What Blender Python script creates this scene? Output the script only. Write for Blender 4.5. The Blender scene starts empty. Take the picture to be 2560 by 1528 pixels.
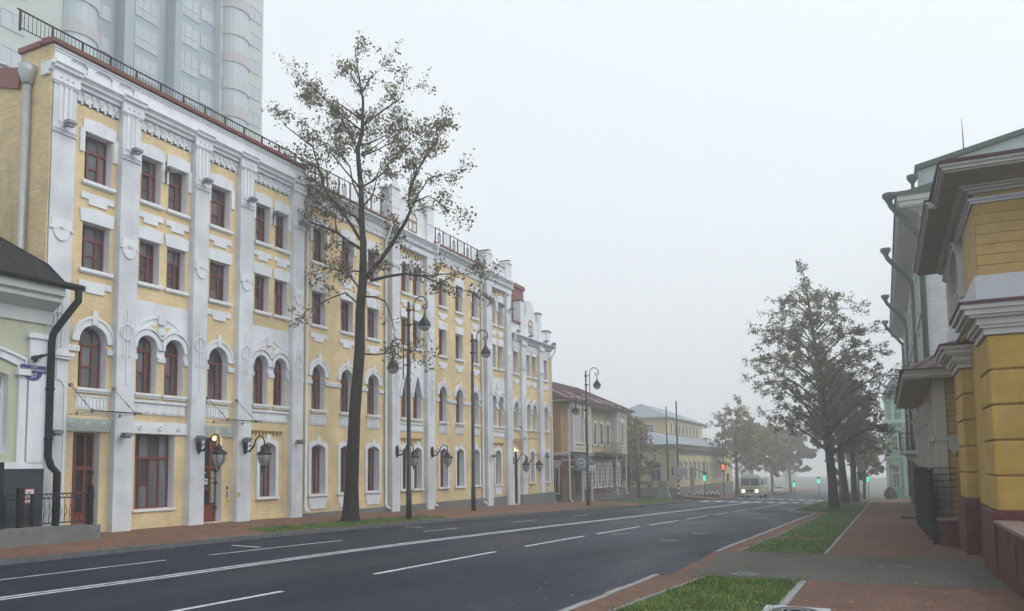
import bpy, math, random
from mathutils import Vector, Matrix
R = random.Random(11)
rad = math.radians
SC = bpy.context.scene
COL = SC.collection

# ------------------------------------------------------------------ camera
YAW, PITCH, ROLL = rad(25.3835), rad(4.555), rad(0.7)
fw = Vector((-math.sin(YAW)*math.cos(PITCH), math.cos(YAW)*math.cos(PITCH), math.sin(PITCH)))
rt = Vector((math.cos(YAW), math.sin(YAW), 0)); up = rt.cross(fw)
r2 = rt*math.cos(ROLL) - up*math.sin(ROLL); u2 = up*math.cos(ROLL) + rt*math.sin(ROLL)
cam = bpy.data.cameras.new('camera'); camo = bpy.data.objects.new('camera', cam); COL.objects.link(camo)
m3 = Matrix((r2, u2, -fw)).transposed()
camo.matrix_world = Matrix.Translation((0, 0, 2.0)) @ m3.to_4x4()
cam.sensor_fit = 'HORIZONTAL'; cam.sensor_width = 36; cam.lens = 1950/2560*36; cam.shift_y = 250/2560
cam.clip_start = 0.1; cam.clip_end = 3000
SC.camera = camo
# ------------------------------------------------------------------ world, sun, exposure
W = bpy.data.worlds.new('World'); SC.world = W; W.use_nodes = True
nt = W.node_tree; bg = nt.nodes['Background']
SUN_EL, SUN_AZ = rad(52), rad(80)      # azimuth from +Y, clockwise: a soft bright patch of cloud over the right hand roofs
sky = nt.nodes.new('ShaderNodeTexSky'); sky.sky_type = 'NISHITA'; sky.sun_disc = False
sky.sun_elevation = SUN_EL; sky.sun_rotation = SUN_AZ; sky.dust_density = 4; sky.air_density = 1.2
hs = nt.nodes.new('ShaderNodeHueSaturation'); hs.inputs['Saturation'].default_value = 0.25
nt.links.new(sky.outputs[0], hs.inputs['Color'])
mx = nt.nodes.new('ShaderNodeMix'); mx.data_type = 'RGBA'; mx.inputs[0].default_value = 0.85
nt.links.new(hs.outputs[0], mx.inputs[6]); mx.inputs[7].default_value = (6.15, 6.6, 6.95, 1)   # even overcast cloud
nt.links.new(mx.outputs[2], bg.inputs['Color']); bg.inputs['Strength'].default_value = 0.1
sl = bpy.data.lights.new('sun', 'SUN'); sl.energy = 1.15; sl.angle = rad(60); sl.color = (1.0, 0.97, 0.93)
so = bpy.data.objects.new('sun', sl); COL.objects.link(so)
sd = Vector((math.sin(SUN_AZ)*math.cos(SUN_EL), math.cos(SUN_AZ)*math.cos(SUN_EL), math.sin(SUN_EL)))
so.rotation_euler = sd.to_track_quat('Z', 'Y').to_euler(); so.location = sd*100
vs = SC.view_settings; vs.view_transform = 'Standard'; vs.look = 'None'; vs.gamma = 1; vs.exposure = 0.72
SC.render.engine = 'CYCLES'
cy = SC.cycles; cy.use_denoising = True; cy.max_bounces = 5; cy.diffuse_bounces = 2; cy.glossy_bounces = 2; cy.use_light_tree = False
cy.transparent_max_bounces = 12; cy.transmission_bounces = 4; cy.volume_bounces = 2; cy.sample_clamp_indirect = 6

# ------------------------------------------------------------------ helpers
WORLD = {}
def tag(o, label=None, cat=None, group=None, kind=None):
    if label: o['label'] = label
    if cat: o['category'] = cat
    if group: o['group'] = group
    if kind: o['kind'] = kind
    return o
def thing(name, label, cat, loc=(0, 0, 0), group=None):
    o = bpy.data.objects.new(name, None); COL.objects.link(o); o.location = loc; o.empty_display_size = .2
    WORLD[o.name] = Vector(loc)
    return tag(o, label, cat, group)
def link(o, parent):
    COL.objects.link(o)
    if parent is not None:
        o.parent = parent
        if parent.name in WORLD: o.matrix_parent_inverse = Matrix.Translation(-WORLD[parent.name])
    return o
class MB:
    def __init__(s): s.v = []; s.f = []
    def add(s, v, f):
        n = len(s.v); s.v.extend(v); s.f.extend(tuple(i+n for i in q) for q in f); return s
    def box(s, x0, x1, y0, y1, z0, z1):
        if x1 < x0: x0, x1 = x1, x0
        if y1 < y0: y0, y1 = y1, y0
        if z1 < z0: z0, z1 = z1, z0
        return s.add([(x0,y0,z0),(x1,y0,z0),(x1,y1,z0),(x0,y1,z0),(x0,y0,z1),(x1,y0,z1),(x1,y1,z1),(x0,y1,z1)],
              [(0,3,2,1),(4,5,6,7),(0,1,5,4),(1,2,6,5),(2,3,7,6),(3,0,4,7)])
    def prism(s, poly, ax, a, b):
        n = len(poly)
        def p(q, t): return {'x': (t, q[0], q[1]), 'y': (q[0], t, q[1]), 'z': (q[0], q[1], t)}[ax]
        v = [p(q, a) for q in poly] + [p(q, b) for q in poly]
        f = [tuple(range(n)), tuple(range(2*n-1, n-1, -1))] + [(i, i+n, (i+1) % n+n, (i+1) % n) for i in range(n)]
        return s.add(v, f)
    def tube(s, pts, rads, n=8, cap=True):
        pts = [Vector(p) for p in pts]; m = len(pts)
        if not hasattr(rads, '__len__'): rads = [rads]*m
        ref = None; v = []
        for i, p in enumerate(pts):
            d = (pts[min(i+1, m-1)] - pts[max(i-1, 0)])
            if d.length < 1e-9: d = Vector((0, 0, 1))
            d.normalize()
            if ref is None: ref = Vector((1, 0, 0)) if abs(d.x) < .9 else Vector((0, 1, 0))
            a = (ref - d*ref.dot(d))
            if a.length < 1e-6: a = d.orthogonal()
            a.normalize(); b = d.cross(a); ref = a
            for k in range(n):
                t = 2*math.pi*k/n; q = p + (a*math.cos(t) + b*math.sin(t))*rads[i]; v.append(tuple(q))
        f = [(i*n+k, i*n+(k+1) % n, (i+1)*n+(k+1) % n, (i+1)*n+k) for i in range(m-1) for k in range(n)]
        if cap: f += [tuple(range(n-1, -1, -1)), tuple(range((m-1)*n, m*n))]
        return s.add(v, f)
    def lathe(s, prof, c=(0, 0, 0), n=16):
        v = []; m = len(prof)
        for r, z in prof:
            for k in range(n):
                t = 2*math.pi*k/n; v.append((c[0]+r*math.cos(t), c[1]+r*math.sin(t), c[2]+z))
        f = [(i*n+k, i*n+(k+1) % n, (i+1)*n+(k+1) % n, (i+1)*n+k) for i in range(m-1) for k in range(n)]
        f += [tuple(range(n-1, -1, -1)), tuple(range((m-1)*n, m*n))]
        return s.add(v, f)
    def disc(s, x0, x1, y, z, r, n=14):       # flat cylinder, axis along X
        return s.prism([(y+r*math.cos(2*math.pi*k/n), z+r*math.sin(2*math.pi*k/n)) for k in range(n)], 'x', x0, x1)
    def band(s, inner, outer, x0, x1):        # relief strip between two (y,z) curves, from x0 to x1
        for i in range(len(inner)-1):
            s.prism([inner[i], inner[i+1], outer[i+1], outer[i]], 'x', x0, x1)
        return s
    def mesh(s, name, mat=None, smooth=False):
        me = bpy.data.meshes.new(name); me.from_pydata(s.v, [], s.f); me.validate(clean_customdata=False); me.update()
        if mat: me.materials.append(mat)
        if smooth:
            me.polygons.foreach_set('use_smooth', [True]*len(me.polygons))
        return me
    def pieces(s):
        n = len(s.v); par = list(range(n))
        def find(i):
            while par[i] != i: par[i] = par[par[i]]; i = par[i]
            return i
        for f in s.f:
            r0 = find(f[0])
            for i in f[1:]: par[find(i)] = r0
        isl = {}
        for i in range(n): isl.setdefault(find(i), []).append(i)
        keys = list(isl); bb = []
        for k in keys:
            P = [s.v[i] for i in isl[k]]; bb.append(([min(p[j] for p in P) for j in range(3)], [max(p[j] for p in P) for j in range(3)]))
        m = len(keys); g = list(range(m)); sz = [max(h[j]-l[j] for j in range(3)) for l, h in bb]
        def fg(i):
            while g[i] != i: g[i] = g[g[i]]; i = g[i]
            return i
        for i in range(m):
            for j in range(i+1, m):
                a, b = fg(i), fg(j)
                if a == b: continue
                d = math.sqrt(sum(max(0, bb[i][0][k]-bb[j][1][k], bb[j][0][k]-bb[i][1][k])**2 for k in range(3)))
                if d <= max(.02, .49*max(sz[i], sz[j])): g[b] = a
        out = {}
        for i in range(m): out.setdefault(fg(i), []).extend(isl[keys[i]])
        return list(out.values())
    def build(s, name, mat, parent=None, smooth=False, kind=None, bevel=0):
        if parent is not None and kind is None and len(s.v) < 3500 and len(s.v) > 8:
            ps = s.pieces()
            if len(ps) > 1:
                first = None
                for idx in ps:
                    mp = {i: k for k, i in enumerate(idx)}; q = MB(); q.v = [s.v[i] for i in idx]; q.f = [tuple(mp[i] for i in f) for f in s.f if f[0] in mp]
                    o = bpy.data.objects.new(name, q.mesh(name, mat, smooth)); link(o, parent); first = first or o
                return first
        o = bpy.data.objects.new(name, s.mesh(name, mat, smooth)); link(o, parent)
        if kind: o['kind'] = kind
        if bevel:
            b = o.modifiers.new('bevel', 'BEVEL'); b.width = bevel; b.segments = 2; b.limit_method = 'ANGLE'
        return o
def inst(name, me, loc, parent=None, rz=0):
    o = bpy.data.objects.new(name, me); o.location = loc; o.rotation_euler.z = rz; return link(o, parent)
def copy_tree(o, parent=None):
    c = o.copy(); COL.objects.link(c); c.parent = parent
    for ch in list(o.children): copy_tree(ch, c)
    return c
def lerp_tab(tab):
    def fn(t):
        if t <= tab[0][0]: return tab[0][1]
        for (a, p), (b, q) in zip(tab, tab[1:]):
            if t <= b: return p+(q-p)*(t-a)/(b-a)
        return tab[-1][1]
    return fn

# ------------------------------------------------------------------ materials
MT = {}
def N(t, k, **kw):
    n = t.nodes.new(k)
    for a, b in kw.items(): setattr(n, a, b)
    return n
def base(name):
    m = bpy.data.materials.new(name); m.use_nodes = True; t = m.node_tree; b = t.nodes['Principled BSDF']; MT[name] = m
    return m, t, b
def mixc(t, fac, a, b, blend='MIX'):
    n = N(t, 'ShaderNodeMix', data_type='RGBA', blend_type=blend)
    for i, v in ((0, fac), (6, a), (7, b)):
        if hasattr(v, 'links') or hasattr(v, 'is_output'): t.links.new(v, n.inputs[i])
        elif i == 0: n.inputs[0].default_value = v
        else: n.inputs[i].default_value = (*v, 1)
    return n.outputs[2]
def ramp(t, val, a, b):
    n = N(t, 'ShaderNodeMapRange'); n.inputs[1].default_value = a; n.inputs[2].default_value = b
    t.links.new(val, n.inputs[0]); return n.outputs[0]
def noise(t, vec, scale, detail=4, rough=.55):
    n = N(t, 'ShaderNodeTexNoise'); n.inputs['Scale'].default_value = scale; n.inputs['Detail'].default_value = detail
    n.inputs['Roughness'].default_value = rough; t.links.new(vec, n.inputs['Vector']); return n.outputs['Fac']
def pos(t, scale=(1, 1, 1), obj=False):
    s = N(t, 'ShaderNodeTexCoord').outputs['Object'] if obj else N(t, 'ShaderNodeNewGeometry').outputs['Position']
    mp = N(t, 'ShaderNodeMapping'); mp.inputs['Scale'].default_value = scale; t.links.new(s, mp.inputs['Vector']); return mp.outputs[0]
def bumpn(t, b, h, strength, dist):
    n = N(t, 'ShaderNodeBump'); n.inputs['Strength'].default_value = strength; n.inputs['Distance'].default_value = dist
    t.links.new(h, n.inputs['Height']); t.links.new(n.outputs[0], b.inputs['Normal'])
def dark(c, k): return tuple(x*k for x in c)
def M(name, col, rough=.8, var=.18, scale=2.5, bump=.0, bscale=60, metal=0, spec=.4, stain=0, obj=False):
    m, t, b = base(name); p = pos(t, obj=obj)
    c = mixc(t, ramp(t, noise(t, p, scale), .3, .7), dark(col, 1-var), dark(col, 1+var*.6))
    if stain:                                   # streaky weathering
        ps = pos(t, (1.1, 1.1, .18)); s = ramp(t, noise(t, ps, 2.2, 6, .65), .52, .75)
        ml = N(t, 'ShaderNodeMath', operation='MULTIPLY'); ml.inputs[1].default_value = stain; t.links.new(s, ml.inputs[0])
        c = mixc(t, ml.outputs[0], c, (.22, .2, .17))
    t.links.new(c, b.inputs['Base Color'])
    b.inputs['Roughness'].default_value = rough; b.inputs['Metallic'].default_value = metal
    b.inputs['Specular IOR Level'].default_value = spec
    if bump: bumpn(t, b, noise(t, p, bscale, 5), bump, .02)
    return m
def brickmat(name, col, joint, axis, bump=.5, bw=.26, bh=.0775, stain=.15, var=.12, rough=.85):
    m, t, b = base(name); g = N(t, 'ShaderNodeNewGeometry').outputs['Position']
    sx = N(t, 'ShaderNodeSeparateXYZ'); t.links.new(g, sx.inputs[0]); cb = N(t, 'ShaderNodeCombineXYZ')
    i, j = {'yz': (1, 2), 'xz': (0, 2), 'xy': (0, 1), 'yx': (1, 0)}[axis]
    t.links.new(sx.outputs[i], cb.inputs[0]); t.links.new(sx.outputs[j], cb.inputs[1])
    br = N(t, 'ShaderNodeTexBrick'); t.links.new(cb.outputs[0], br.inputs['Vector'])
    br.inputs['Scale'].default_value = 1; br.inputs['Brick Width'].default_value = bw; br.inputs['Row Height'].default_value = bh
    br.inputs['Mortar Size'].default_value = bh*.09; br.inputs['Mortar Smooth'].default_value = .3
    br.inputs['Color1'].default_value = (*dark(col, 1-var), 1); br.inputs['Color2'].default_value = (*dark(col, 1+var*.5), 1)
    br.inputs['Mortar'].default_value = (*joint, 1)
    p = pos(t); c = mixc(t, ramp(t, noise(t, p, .7, 6), .35, .7), (.80, .80, .80), (1.08, 1.08, 1.08))
    c = mixc(t, 1.0, br.outputs['Color'], c, 'MULTIPLY')
    if stain:
        s = ramp(t, noise(t, pos(t, (1.1, 1.1, .2)), 2.0, 6, .65), .55, .8)
        ml = N(t, 'ShaderNodeMath', operation='MULTIPLY'); ml.inputs[1].default_value = stain; t.links.new(s, ml.inputs[0])
        c = mixc(t, ml.outputs[0], c, (.2, .17, .13))
    t.links.new(c, b.inputs['Base Color']); b.inputs['Roughness'].default_value = rough; b.inputs['Specular IOR Level'].default_value = .3
    inv = N(t, 'ShaderNodeMath', operation='SUBTRACT'); inv.inputs[0].default_value = 1; t.links.new(br.outputs['Fac'], inv.inputs[1])
    bumpn(t, b, inv.outputs[0], bump, .012)
    return m
def boards(name, col, axis, h, joint=.3, rough=.7):    # board siding: fine dark joints every h metres
    m, t, b = base(name); g = N(t, 'ShaderNodeNewGeometry').outputs['Position']; sx = N(t, 'ShaderNodeSeparateXYZ')
    t.links.new(g, sx.inputs[0]); k = N(t, 'ShaderNodeMath', operation='DIVIDE'); k.inputs[1].default_value = h
    t.links.new(sx.outputs[axis], k.inputs[0]); fr = N(t, 'ShaderNodeMath', operation='FRACT'); t.links.new(k.outputs[0], fr.inputs[0])
    gt = N(t, 'ShaderNodeMath', operation='GREATER_THAN'); gt.inputs[1].default_value = .1; t.links.new(fr.outputs[0], gt.inputs[0])
    c = mixc(t, ramp(t, noise(t, pos(t), 1.5, 5), .3, .7), dark(col, .8), dark(col, 1.1))
    c = mixc(t, gt.outputs[0], dark(col, joint), c); t.links.new(c, b.inputs['Base Color']); b.inputs['Roughness'].default_value = rough
    bumpn(t, b, fr.outputs[0], .5, .02); return m
def emit(name, col, strength):
    m, t, b = base(name); b.inputs['Base Color'].default_value = (*col, 1); b.inputs['Emission Color'].default_value = (*col, 1)
    b.inputs['Emission Strength'].default_value = strength; return m
def glassm(name, c0, c1, rough=.06):
    m, t, b = base(name); oi = N(t, 'ShaderNodeObjectInfo').outputs['Random']
    pw = N(t, 'ShaderNodeMath', operation='POWER'); pw.inputs[1].default_value = 1.4; t.links.new(oi, pw.inputs[0]); n = ramp(t, noise(t, pos(t, (6, 6, .5)), 1.5, 3), .3, .7)
    c = mixc(t, pw.outputs[0], c0, c1); c = mixc(t, n, c, mixc(t, .5, c, dark(c0, 1.2)))
    t.links.new(c, b.inputs['Base Color']); b.inputs['Roughness'].default_value = rough; b.inputs['Specular IOR Level'].default_value = .55
    bumpn(t, b, noise(t, pos(t), 1.2, 2), .12, .05); return m

YEL = (.76, .605, .345)
brickmat('brick_front', YEL, dark(YEL, .86), 'yz', bump=.35, stain=.22, var=.06); brickmat('brick_side', dark(YEL, .97), dark(YEL, .74), 'xz', stain=.45)
brickmat('white_brick', (.71, .74, .78), (.64, .67, .71), 'yz', bump=.16, stain=.15, var=.03)
M('frieze_glass_tint', (.50, .57, .52), .7, .06); M('bracket_brown', (.32, .2, .085), .8, .15); M('white', (.73, .76, .80), .75, .08, 1.5, .15, 40, stain=.24); M('white_clean', (.75, .77, .79), .6, .05)
M('plinth_grey', (.16, .17, .17), .85, .2, 3, .3, 30, stain=.3); M('coping', (.20, .065, .05), .55, .15, 4, .1, 20)
M('red_roof', (.19, .05, .045), .5, .2, 1.2, .1, 20); M('frame_red', (.185, .042, .036), .45, .15, 6)
M('door_red', (.20, .045, .032), .45, .15, 6); M('iron', (.012, .013, .016), .45, .3, 8, 0, 0, .3)
M('lamp_iron', (.010, .012, .014), .4, .3, 8, 0, 0, .4); M('dark_metal', (.03, .034, .04), .4, .2, 6, 0, 0, .5)
M('grey_metal', (.25, .27, .28), .45, .15, 4, 0, 0, .4); M('zinc', (.42, .45, .47), .4, .12, 4, 0, 0, .3)
M('canopy_frame', (.2, .15, .13), .5, .2); M('lamp_glass', (.30, .32, .33), .15, .1); M('sign_white', (.7, .7, .7), .5, .05)
glassm('glass', (.025, .03, .036), (.24, .26, .28)); glassm('glass_dark', (.015, .018, .02), (.05, .055, .06))  # lighter panes: curtain variety and some sky reflection set in the base colour
glassm('glass_pale', (.10, .12, .13), (.3, .34, .36), .12)
def asphalt(name, col):
    m, t, b = base(name); p = pos(t)
    c = mixc(t, ramp(t, noise(t, p, .22, 6), .3, .7), dark(col, .6), dark(col, 1.6)); sp = ramp(t, noise(t, p, 95, 2), .58, .72)
    c = mixc(t, sp, c, dark(col, 2.6)); pl = ramp(t, noise(t, pos(t, (1.2, .12, 1)), .8, 5), .35, .75); c = mixc(t, pl, c, dark(col, 1.7)); t.links.new(c, b.inputs['Base Color'])
    rg = N(t, 'ShaderNodeMapRange'); rg.inputs[3].default_value = .46; rg.inputs[4].default_value = .78; t.links.new(ramp(t, noise(t, pos(t, (1, .35, 1)), .3, 5), .3, .7), rg.inputs[0]); t.links.new(rg.outputs[0], b.inputs['Roughness'])
    b.inputs['Specular IOR Level'].default_value = .22; bumpn(t, b, noise(t, p, 160, 4), .55, .012); return m
asphalt('asphalt', (.0068, .0112, .0200))
M('asphalt_patch', (.012, .014, .018), .6, .3, 3, .5, 150)
def roadpaint(name):
    m, t, b = base(name); p = pos(t); c = mixc(t, ramp(t, noise(t, p, 3, 4), .3, .7), (.40, .42, .44), (.60, .62, .65)); wn = ramp(t, noise(t, pos(t, (1, .5, 1)), 9, 6, .7), .52, .68)
    ml = N(t, 'ShaderNodeMath', operation='MULTIPLY'); ml.inputs[1].default_value = .75; t.links.new(wn, ml.inputs[0]); c = mixc(t, ml.outputs[0], c, (.06, .065, .075)); t.links.new(c, b.inputs['Base Color']); b.inputs['Roughness'].default_value = .65; bumpn(t, b, noise(t, p, 120, 4), .3, .01)
roadpaint('paint')
brickmat('pavers_left', (.20, .105, .068), (.09, .06, .045), 'xy', .5, .2, .1, .1, .3)
brickmat('pavers_red', (.160, .086, .060), (.085, .052, .040), 'xy', .6, .2, .1, .15, .28)
brickmat('pavers_grey', (.095, .094, .080), (.065, .064, .055), 'xy', .35, .4, .2, .0, .15)
M('kerb_granite', (.27, .28, .29), .8, .22, 9, .3, 90); M('kerb_old', (.12, .125, .13), .85, .3, 4, .4, 60)
M('soil', (.05, .035, .022), .95, .3, 4, .5, 30); M('grass', (.055, .105, .010), .8, .45, 1.2)
M('grass_blade', (.062, .135, .010), .7, .5, 1.0); M('leaf_dead', (.34, .20, .06), .8, .5, 30)
def barkmat(name, col):
    m, t, b = base(name); p = pos(t, (9, 9, 1.1)); n = noise(t, p, 1.6, 6, .65); c = mixc(t, ramp(t, n, .35, .7), dark(col, .5), dark(col, 2.1)); c = mixc(t, ramp(t, noise(t, pos(t), .9, 4), .45, .7), c, dark(col, 1.5)); t.links.new(c, b.inputs['Base Color']); b.inputs['Roughness'].default_value = .95; b.inputs['Specular IOR Level'].default_value = .15; bumpn(t, b, n, 1.0, .05)
barkmat('bark', (.022, .020, .019))
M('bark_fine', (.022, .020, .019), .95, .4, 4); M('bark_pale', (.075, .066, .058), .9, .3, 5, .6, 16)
M('leaf_olive', (.115, .100, .034), .65, .55, 2.2); M('leaf_brown', (.19, .13, .055), .65, .5, 2.2)
M('leaf_lime', (.10, .115, .03), .65, .5, 1.2); M('leaf_green', (.06, .085, .022), .65, .5, 1.2); M('leaf_yellow', (.30, .23, .085), .65, .4, 1.2)
M('ground', (.07, .075, .06), .95, .3, .1)

# ------------------------------------------------------------------ terrain
XLH, XRH = -19.3, -4.8
def zr(Y): return -.025*min(Y, 300)
def zl(Y):
    Y = min(Y, 300); t = Y-24
    return .07-.024*(math.log1p(math.exp(t/3))*3 if t < 60 else t)
def gz(X, Y):
    k = zl(Y)-.28
    if X < XLH: return k+.28*min(1, (XLH-X)/3.6)
    s = max(0, min(1, (XRH-X)/(XRH-XLH)))**1.25
    return zr(Y)*(1-s)+k*s
kerbL = lerp_tab([(-20, -21.1), (12, -20.2), (17, -19.85), (24, -19.5), (36, -19.2), (48, -18.7), (61, -18.0), (82, -18.2), (130, -18.6), (600, -19)])
kerbR = lerp_tab([(0, -4.82), (17.45, -4.82), (17.75, -4.12), (20.6, -4.15), (22.6, -4.45), (24.3, -4.8), (60.5, -4.72), (63.5, -6.9), (110, -7.2), (600, -7.2)])
dbl = lerp_tab([(-10, -15.6), (9.4, -15.32), (12.8, -15.03), (18.2, -14.87), (27.4, -14.46), (48, -13.98), (93, -13.34), (300, -13)])
ldash = lerp_tab([(0, -18.3), (11, -18.0), (15.3, -17.7), (22.2, -17.13), (29.8, -16.84), (46, -16.8), (200, -16.5)])
rdash = lerp_tab([(0, -11.2), (12.3, -11.05), (21.8, -10.98), (38, -10.9), (52, -10.65), (67, -10.3), (97, -10.05), (300, -10)])
def steps(a, b, d):
    n = max(1, int(round((b-a)/d))); return [a+(b-a)*i/n for i in range(n+1)]
def strip(name, mat, xa, xb, ys, dz, nx=1, parent=None, kind=None, skirt=0):
    fa = xa if callable(xa) else (lambda y: xa); fb = xb if callable(xb) else (lambda y: xb)
    mb = MB(); v = []
    for y in ys:
        a, b = fa(y), fb(y)
        for i in range(nx+1):
            x = a+(b-a)*i/nx; v.append((x, y, gz(x, y)+dz))
    w = nx+1
    f = [(j*w+i, j*w+i+1, (j+1)*w+i+1, (j+1)*w+i) for j in range(len(ys)-1) for i in range(nx)]
    mb.add(v, f); return mb.build(name, mat, parent, kind=kind)
YS = steps(-14, 40, 1)+steps(42, 120, 2)[0:]+steps(125, 300, 7)+steps(320, 600, 20)
gmb = MB(); xs = steps(-400, -40, 20)+steps(-35, 30, 5)+steps(50, 290, 20); v = [(x, y, gz(x, y)-.42) for y in YS for x in xs]; w = len(xs)
gmb.add(v, [(j*w+i, j*w+i+1, (j+1)*w+i+1, (j+1)*w+i) for j in range(len(YS)-1) for i in range(w-1)])
gmb.build('ground', MT['ground'], kind='structure')
road = strip('road', MT['asphalt'], lambda y: kerbL(y)-.3, lambda y: kerbR(y)+.3, YS, -.15, 14, kind='structure')
strip('side_street', MT['asphalt'], -90, lambda y: kerbL(y)-.3, steps(81.6, 92.4, 1.2), -.15, 10, kind='structure')
swl = strip('sidewalk_left', MT['pavers_left'], -27, lambda y: kerbL(y)-.02, steps(-14, 46.4, 1.2), 0, 6, kind='structure')
strip('sidewalk_left_far', MT['pavers_left'], -30, lambda y: kerbL(y)-.02, steps(46.4, 81.4, 1.4), -.004, 6, kind='structure')
strip('sidewalk_beyond_crossing', MT['pavers_left'], -30, lambda y: kerbL(y)-.02, steps(92.6, 300, 8), 0, 6, kind='structure')
swr = strip('sidewalk_right', MT['pavers_red'], lambda y: kerbR(y)+.02, 3.2, [y for y in steps(-14, 17.6, .8)]+[24.4]+steps(25.4, 130, 2), 0, 6, kind='structure')
strip('driveway', MT['pavers_grey'], lambda y: kerbR(y)+.02, 3.2, steps(17.62, 24.38, .4), .006, 5, kind='structure')
# painted markings
for off in (-.13, .13):
    strip('lane_line', MT['paint'], lambda y, o=off: dbl(y)+o-.07, lambda y, o=off: dbl(y)+o+.07, steps(-8, 94, 1.5), -.145, 1, road)
for a, b in ((1, 15.3), (16.7, 22.2), (27.2, 29.9), (35.3, 38.4), (43.6, 46.3)):
    strip('lane_dash', MT['paint'], lambda y: ldash(y)-.05, lambda y: ldash(y)+.05, steps(a, b, 1), -.145, 1, road)
for a, b in ((-2, 5), (7.2, 12.4), (15.5, 21.8), (24.0, 29.6), (31.1, 37.4), (39, 44.8), (46.5, 52.3), (54.3, 58.9), (60.8, 67.6), (68.6, 96)):
    strip('lane_dash', MT['paint'], lambda y: rdash(y)-.075, lambda y: rdash(y)+.075, steps(a, b, 1), -.145, 1, road)
for i in range(10):      # zebra bars of the crossing
    x0 = -18.2+i*1.2; yb = 84.5+(x0+18.2)*1.05
    strip('crossing_bar', MT['paint'], x0, x0+.75, steps(yb, yb+4.6, 1.4), -.144, 1, road)
for i in range(9):
    x0 = -17.8+i*1.2; yb = 106+(x0+18)*.5
    strip('crossing_bar', MT['paint'], x0, x0+.75, steps(yb, yb+4, 2), -.144, 1, road)
for x0, x1, y0 in ((-19, -17.8, 18.9), (-19.0, -18.1, 28.9), (-8.8, -6.2, 69.5), (-9.6, -7.4, 57.5)):
    strip('parking_mark', MT['paint'], x0, x1, [y0, y0+.14], -.144, 3, road)
# worn repair seam along the near lane
strip('tar_seam', MT['asphalt_patch'], lambda y: -7.3+.05*math.sin(y*1.7)-.02, lambda y: -7.3+.05*math.sin(y*1.7)+.025, steps(4, 22, .35), -.146, 1, road)
strip('asphalt_repair', MT['asphalt_patch'], -6.9, -5.3, [9.0, 10.4, 11.6], -.1465, 2, road)
rs_ = random.Random(31)
for k in range(9):
    yc, xc = rs_.uniform(8, 34), rs_.uniform(-16.5, -5.6); ln = rs_.uniform(1.2, 4.5); ph = rs_.uniform(0, 6); sl_ = rs_.uniform(-.25, .25)
    strip('crack', MT['asphalt_patch'], lambda y, xc=xc, yc=yc, ph=ph, sl_=sl_: xc+(y-yc)*sl_+.07*math.sin(y*2.3+ph)+.03*math.sin(y*7+ph)-.009, lambda y, xc=xc, yc=yc, ph=ph, sl_=sl_: xc+(y-yc)*sl_+.07*math.sin(y*2.3+ph)+.03*math.sin(y*7+ph)+.009, steps(yc, yc+ln, .18), -.1462, 1, road)
for x0, x1, y0, y1 in ((-13.2, -11.6, 24.5, 27.2), (-9.4, -8.4, 38, 42.5), (-6.4, -5.2, 52, 55)): strip('asphalt_repair', MT['asphalt_patch'], x0, x1, steps(y0, y1, .6), -.1466, 3, road)
# kerb stones, one by one
def kerb(name, label, fx, y0, y1, side, mat, step=1.0, w=.16, hgt=.0, gap=.012):
    root = bpy.data.objects.new(name, None); COL.objects.link(root); root['kind'] = 'structure'; y = y0; WORLD[root.name] = Vector((0, 0, 0))
    while y < y1-.05:
        e = min(y+step, y1); a, b = y+gap/2, e-gap/2; xa, xb = fx(a), fx(b); j = R.uniform(-.006, .006); mb = MB()
        za, zb = gz(xa, a)+.012+hgt+j, gz(xb, b)+.012+hgt+j; d = w*side; bot = .30
        vv = [(xa, a, za-bot), (xa+d, a, za-bot), (xb+d, b, zb-bot), (xb, b, zb-bot), (xa, a, za-.012), (xa+d, a, za), (xb+d, b, zb), (xb, b, zb-.012)]
        mb.add([vv[i] for i in range(8)], [(0,3,2,1),(4,5,6,7),(0,1,5,4),(1,2,6,5),(2,3,7,6),(3,0,4,7)])
        mb.build('kerb_stone', mat, root); y = e
    return root
kerb('kerb_left', '', kerbL, 2, 46.6, -1, MT['kerb_old']); kerb('kerb_left_far', '', kerbL, 47.0, 60.8, -1, MT['kerb_old'], 2, hgt=-.03)
kerb('kerb_left_island', '', kerbL, 62.5, 81.3, -1, MT['kerb_old'], 2); kerb('kerb_beyond_crossing', '', kerbL, 92.6, 160, -1, MT['kerb_old'], 4)
kerb('kerb_right', '', kerbR, 4, 17.45, 1, MT['kerb_granite'], w=.17); kerb('kerb_driveway', '', kerbR, 17.8, 24.3, 1, MT['kerb_granite'], .95, w=.2, hgt=-.05)
kerb('kerb_right_far', '', kerbR, 24.3, 60.5, 1, MT['kerb_granite'], w=.17); kerb('kerb_tree_island', '', kerbR, 60.5, 130, 1, MT['kerb_granite'], 3)
# lawns with real blades, edging stones
def blades(mb, xa, xb, y0, y1, dens, h0, h1, wd):
    n = int((y1-y0)*abs(xb((y0+y1)/2)-xa((y0+y1)/2))*dens)
    for _ in range(n):
        y = R.uniform(y0-.05, y1+.05); a, b = xa(y)-.05, xb(y)+.05; x = R.uniform(a, b); k = (.45+.9*R.random())*(.7+.5*math.sin(x*2.1+math.sin(y*1.3)*2)**2)
        h = R.uniform(h0, h1)*k; t = R.uniform(0, 6.28); c, s = math.cos(t)*wd, math.sin(t)*wd; lx, ly = R.gauss(0, .35)*h, R.gauss(0, .35)*h
        z = gz(x, y)+.01; mb.add([(x-c, y-s, z), (x+c, y+s, z), (x+lx, y+ly, z+h)], [(0, 1, 2)])
eL = lerp_tab([(0, -4.35), (12.15, -3.95), (17.5, -3.6), (24.3, -4.02), (31, -3.92), (60, -3.85), (62, -3.9), (64.5, -6.4), (130, -6.6)])
eR = lambda y: -1.72
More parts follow.
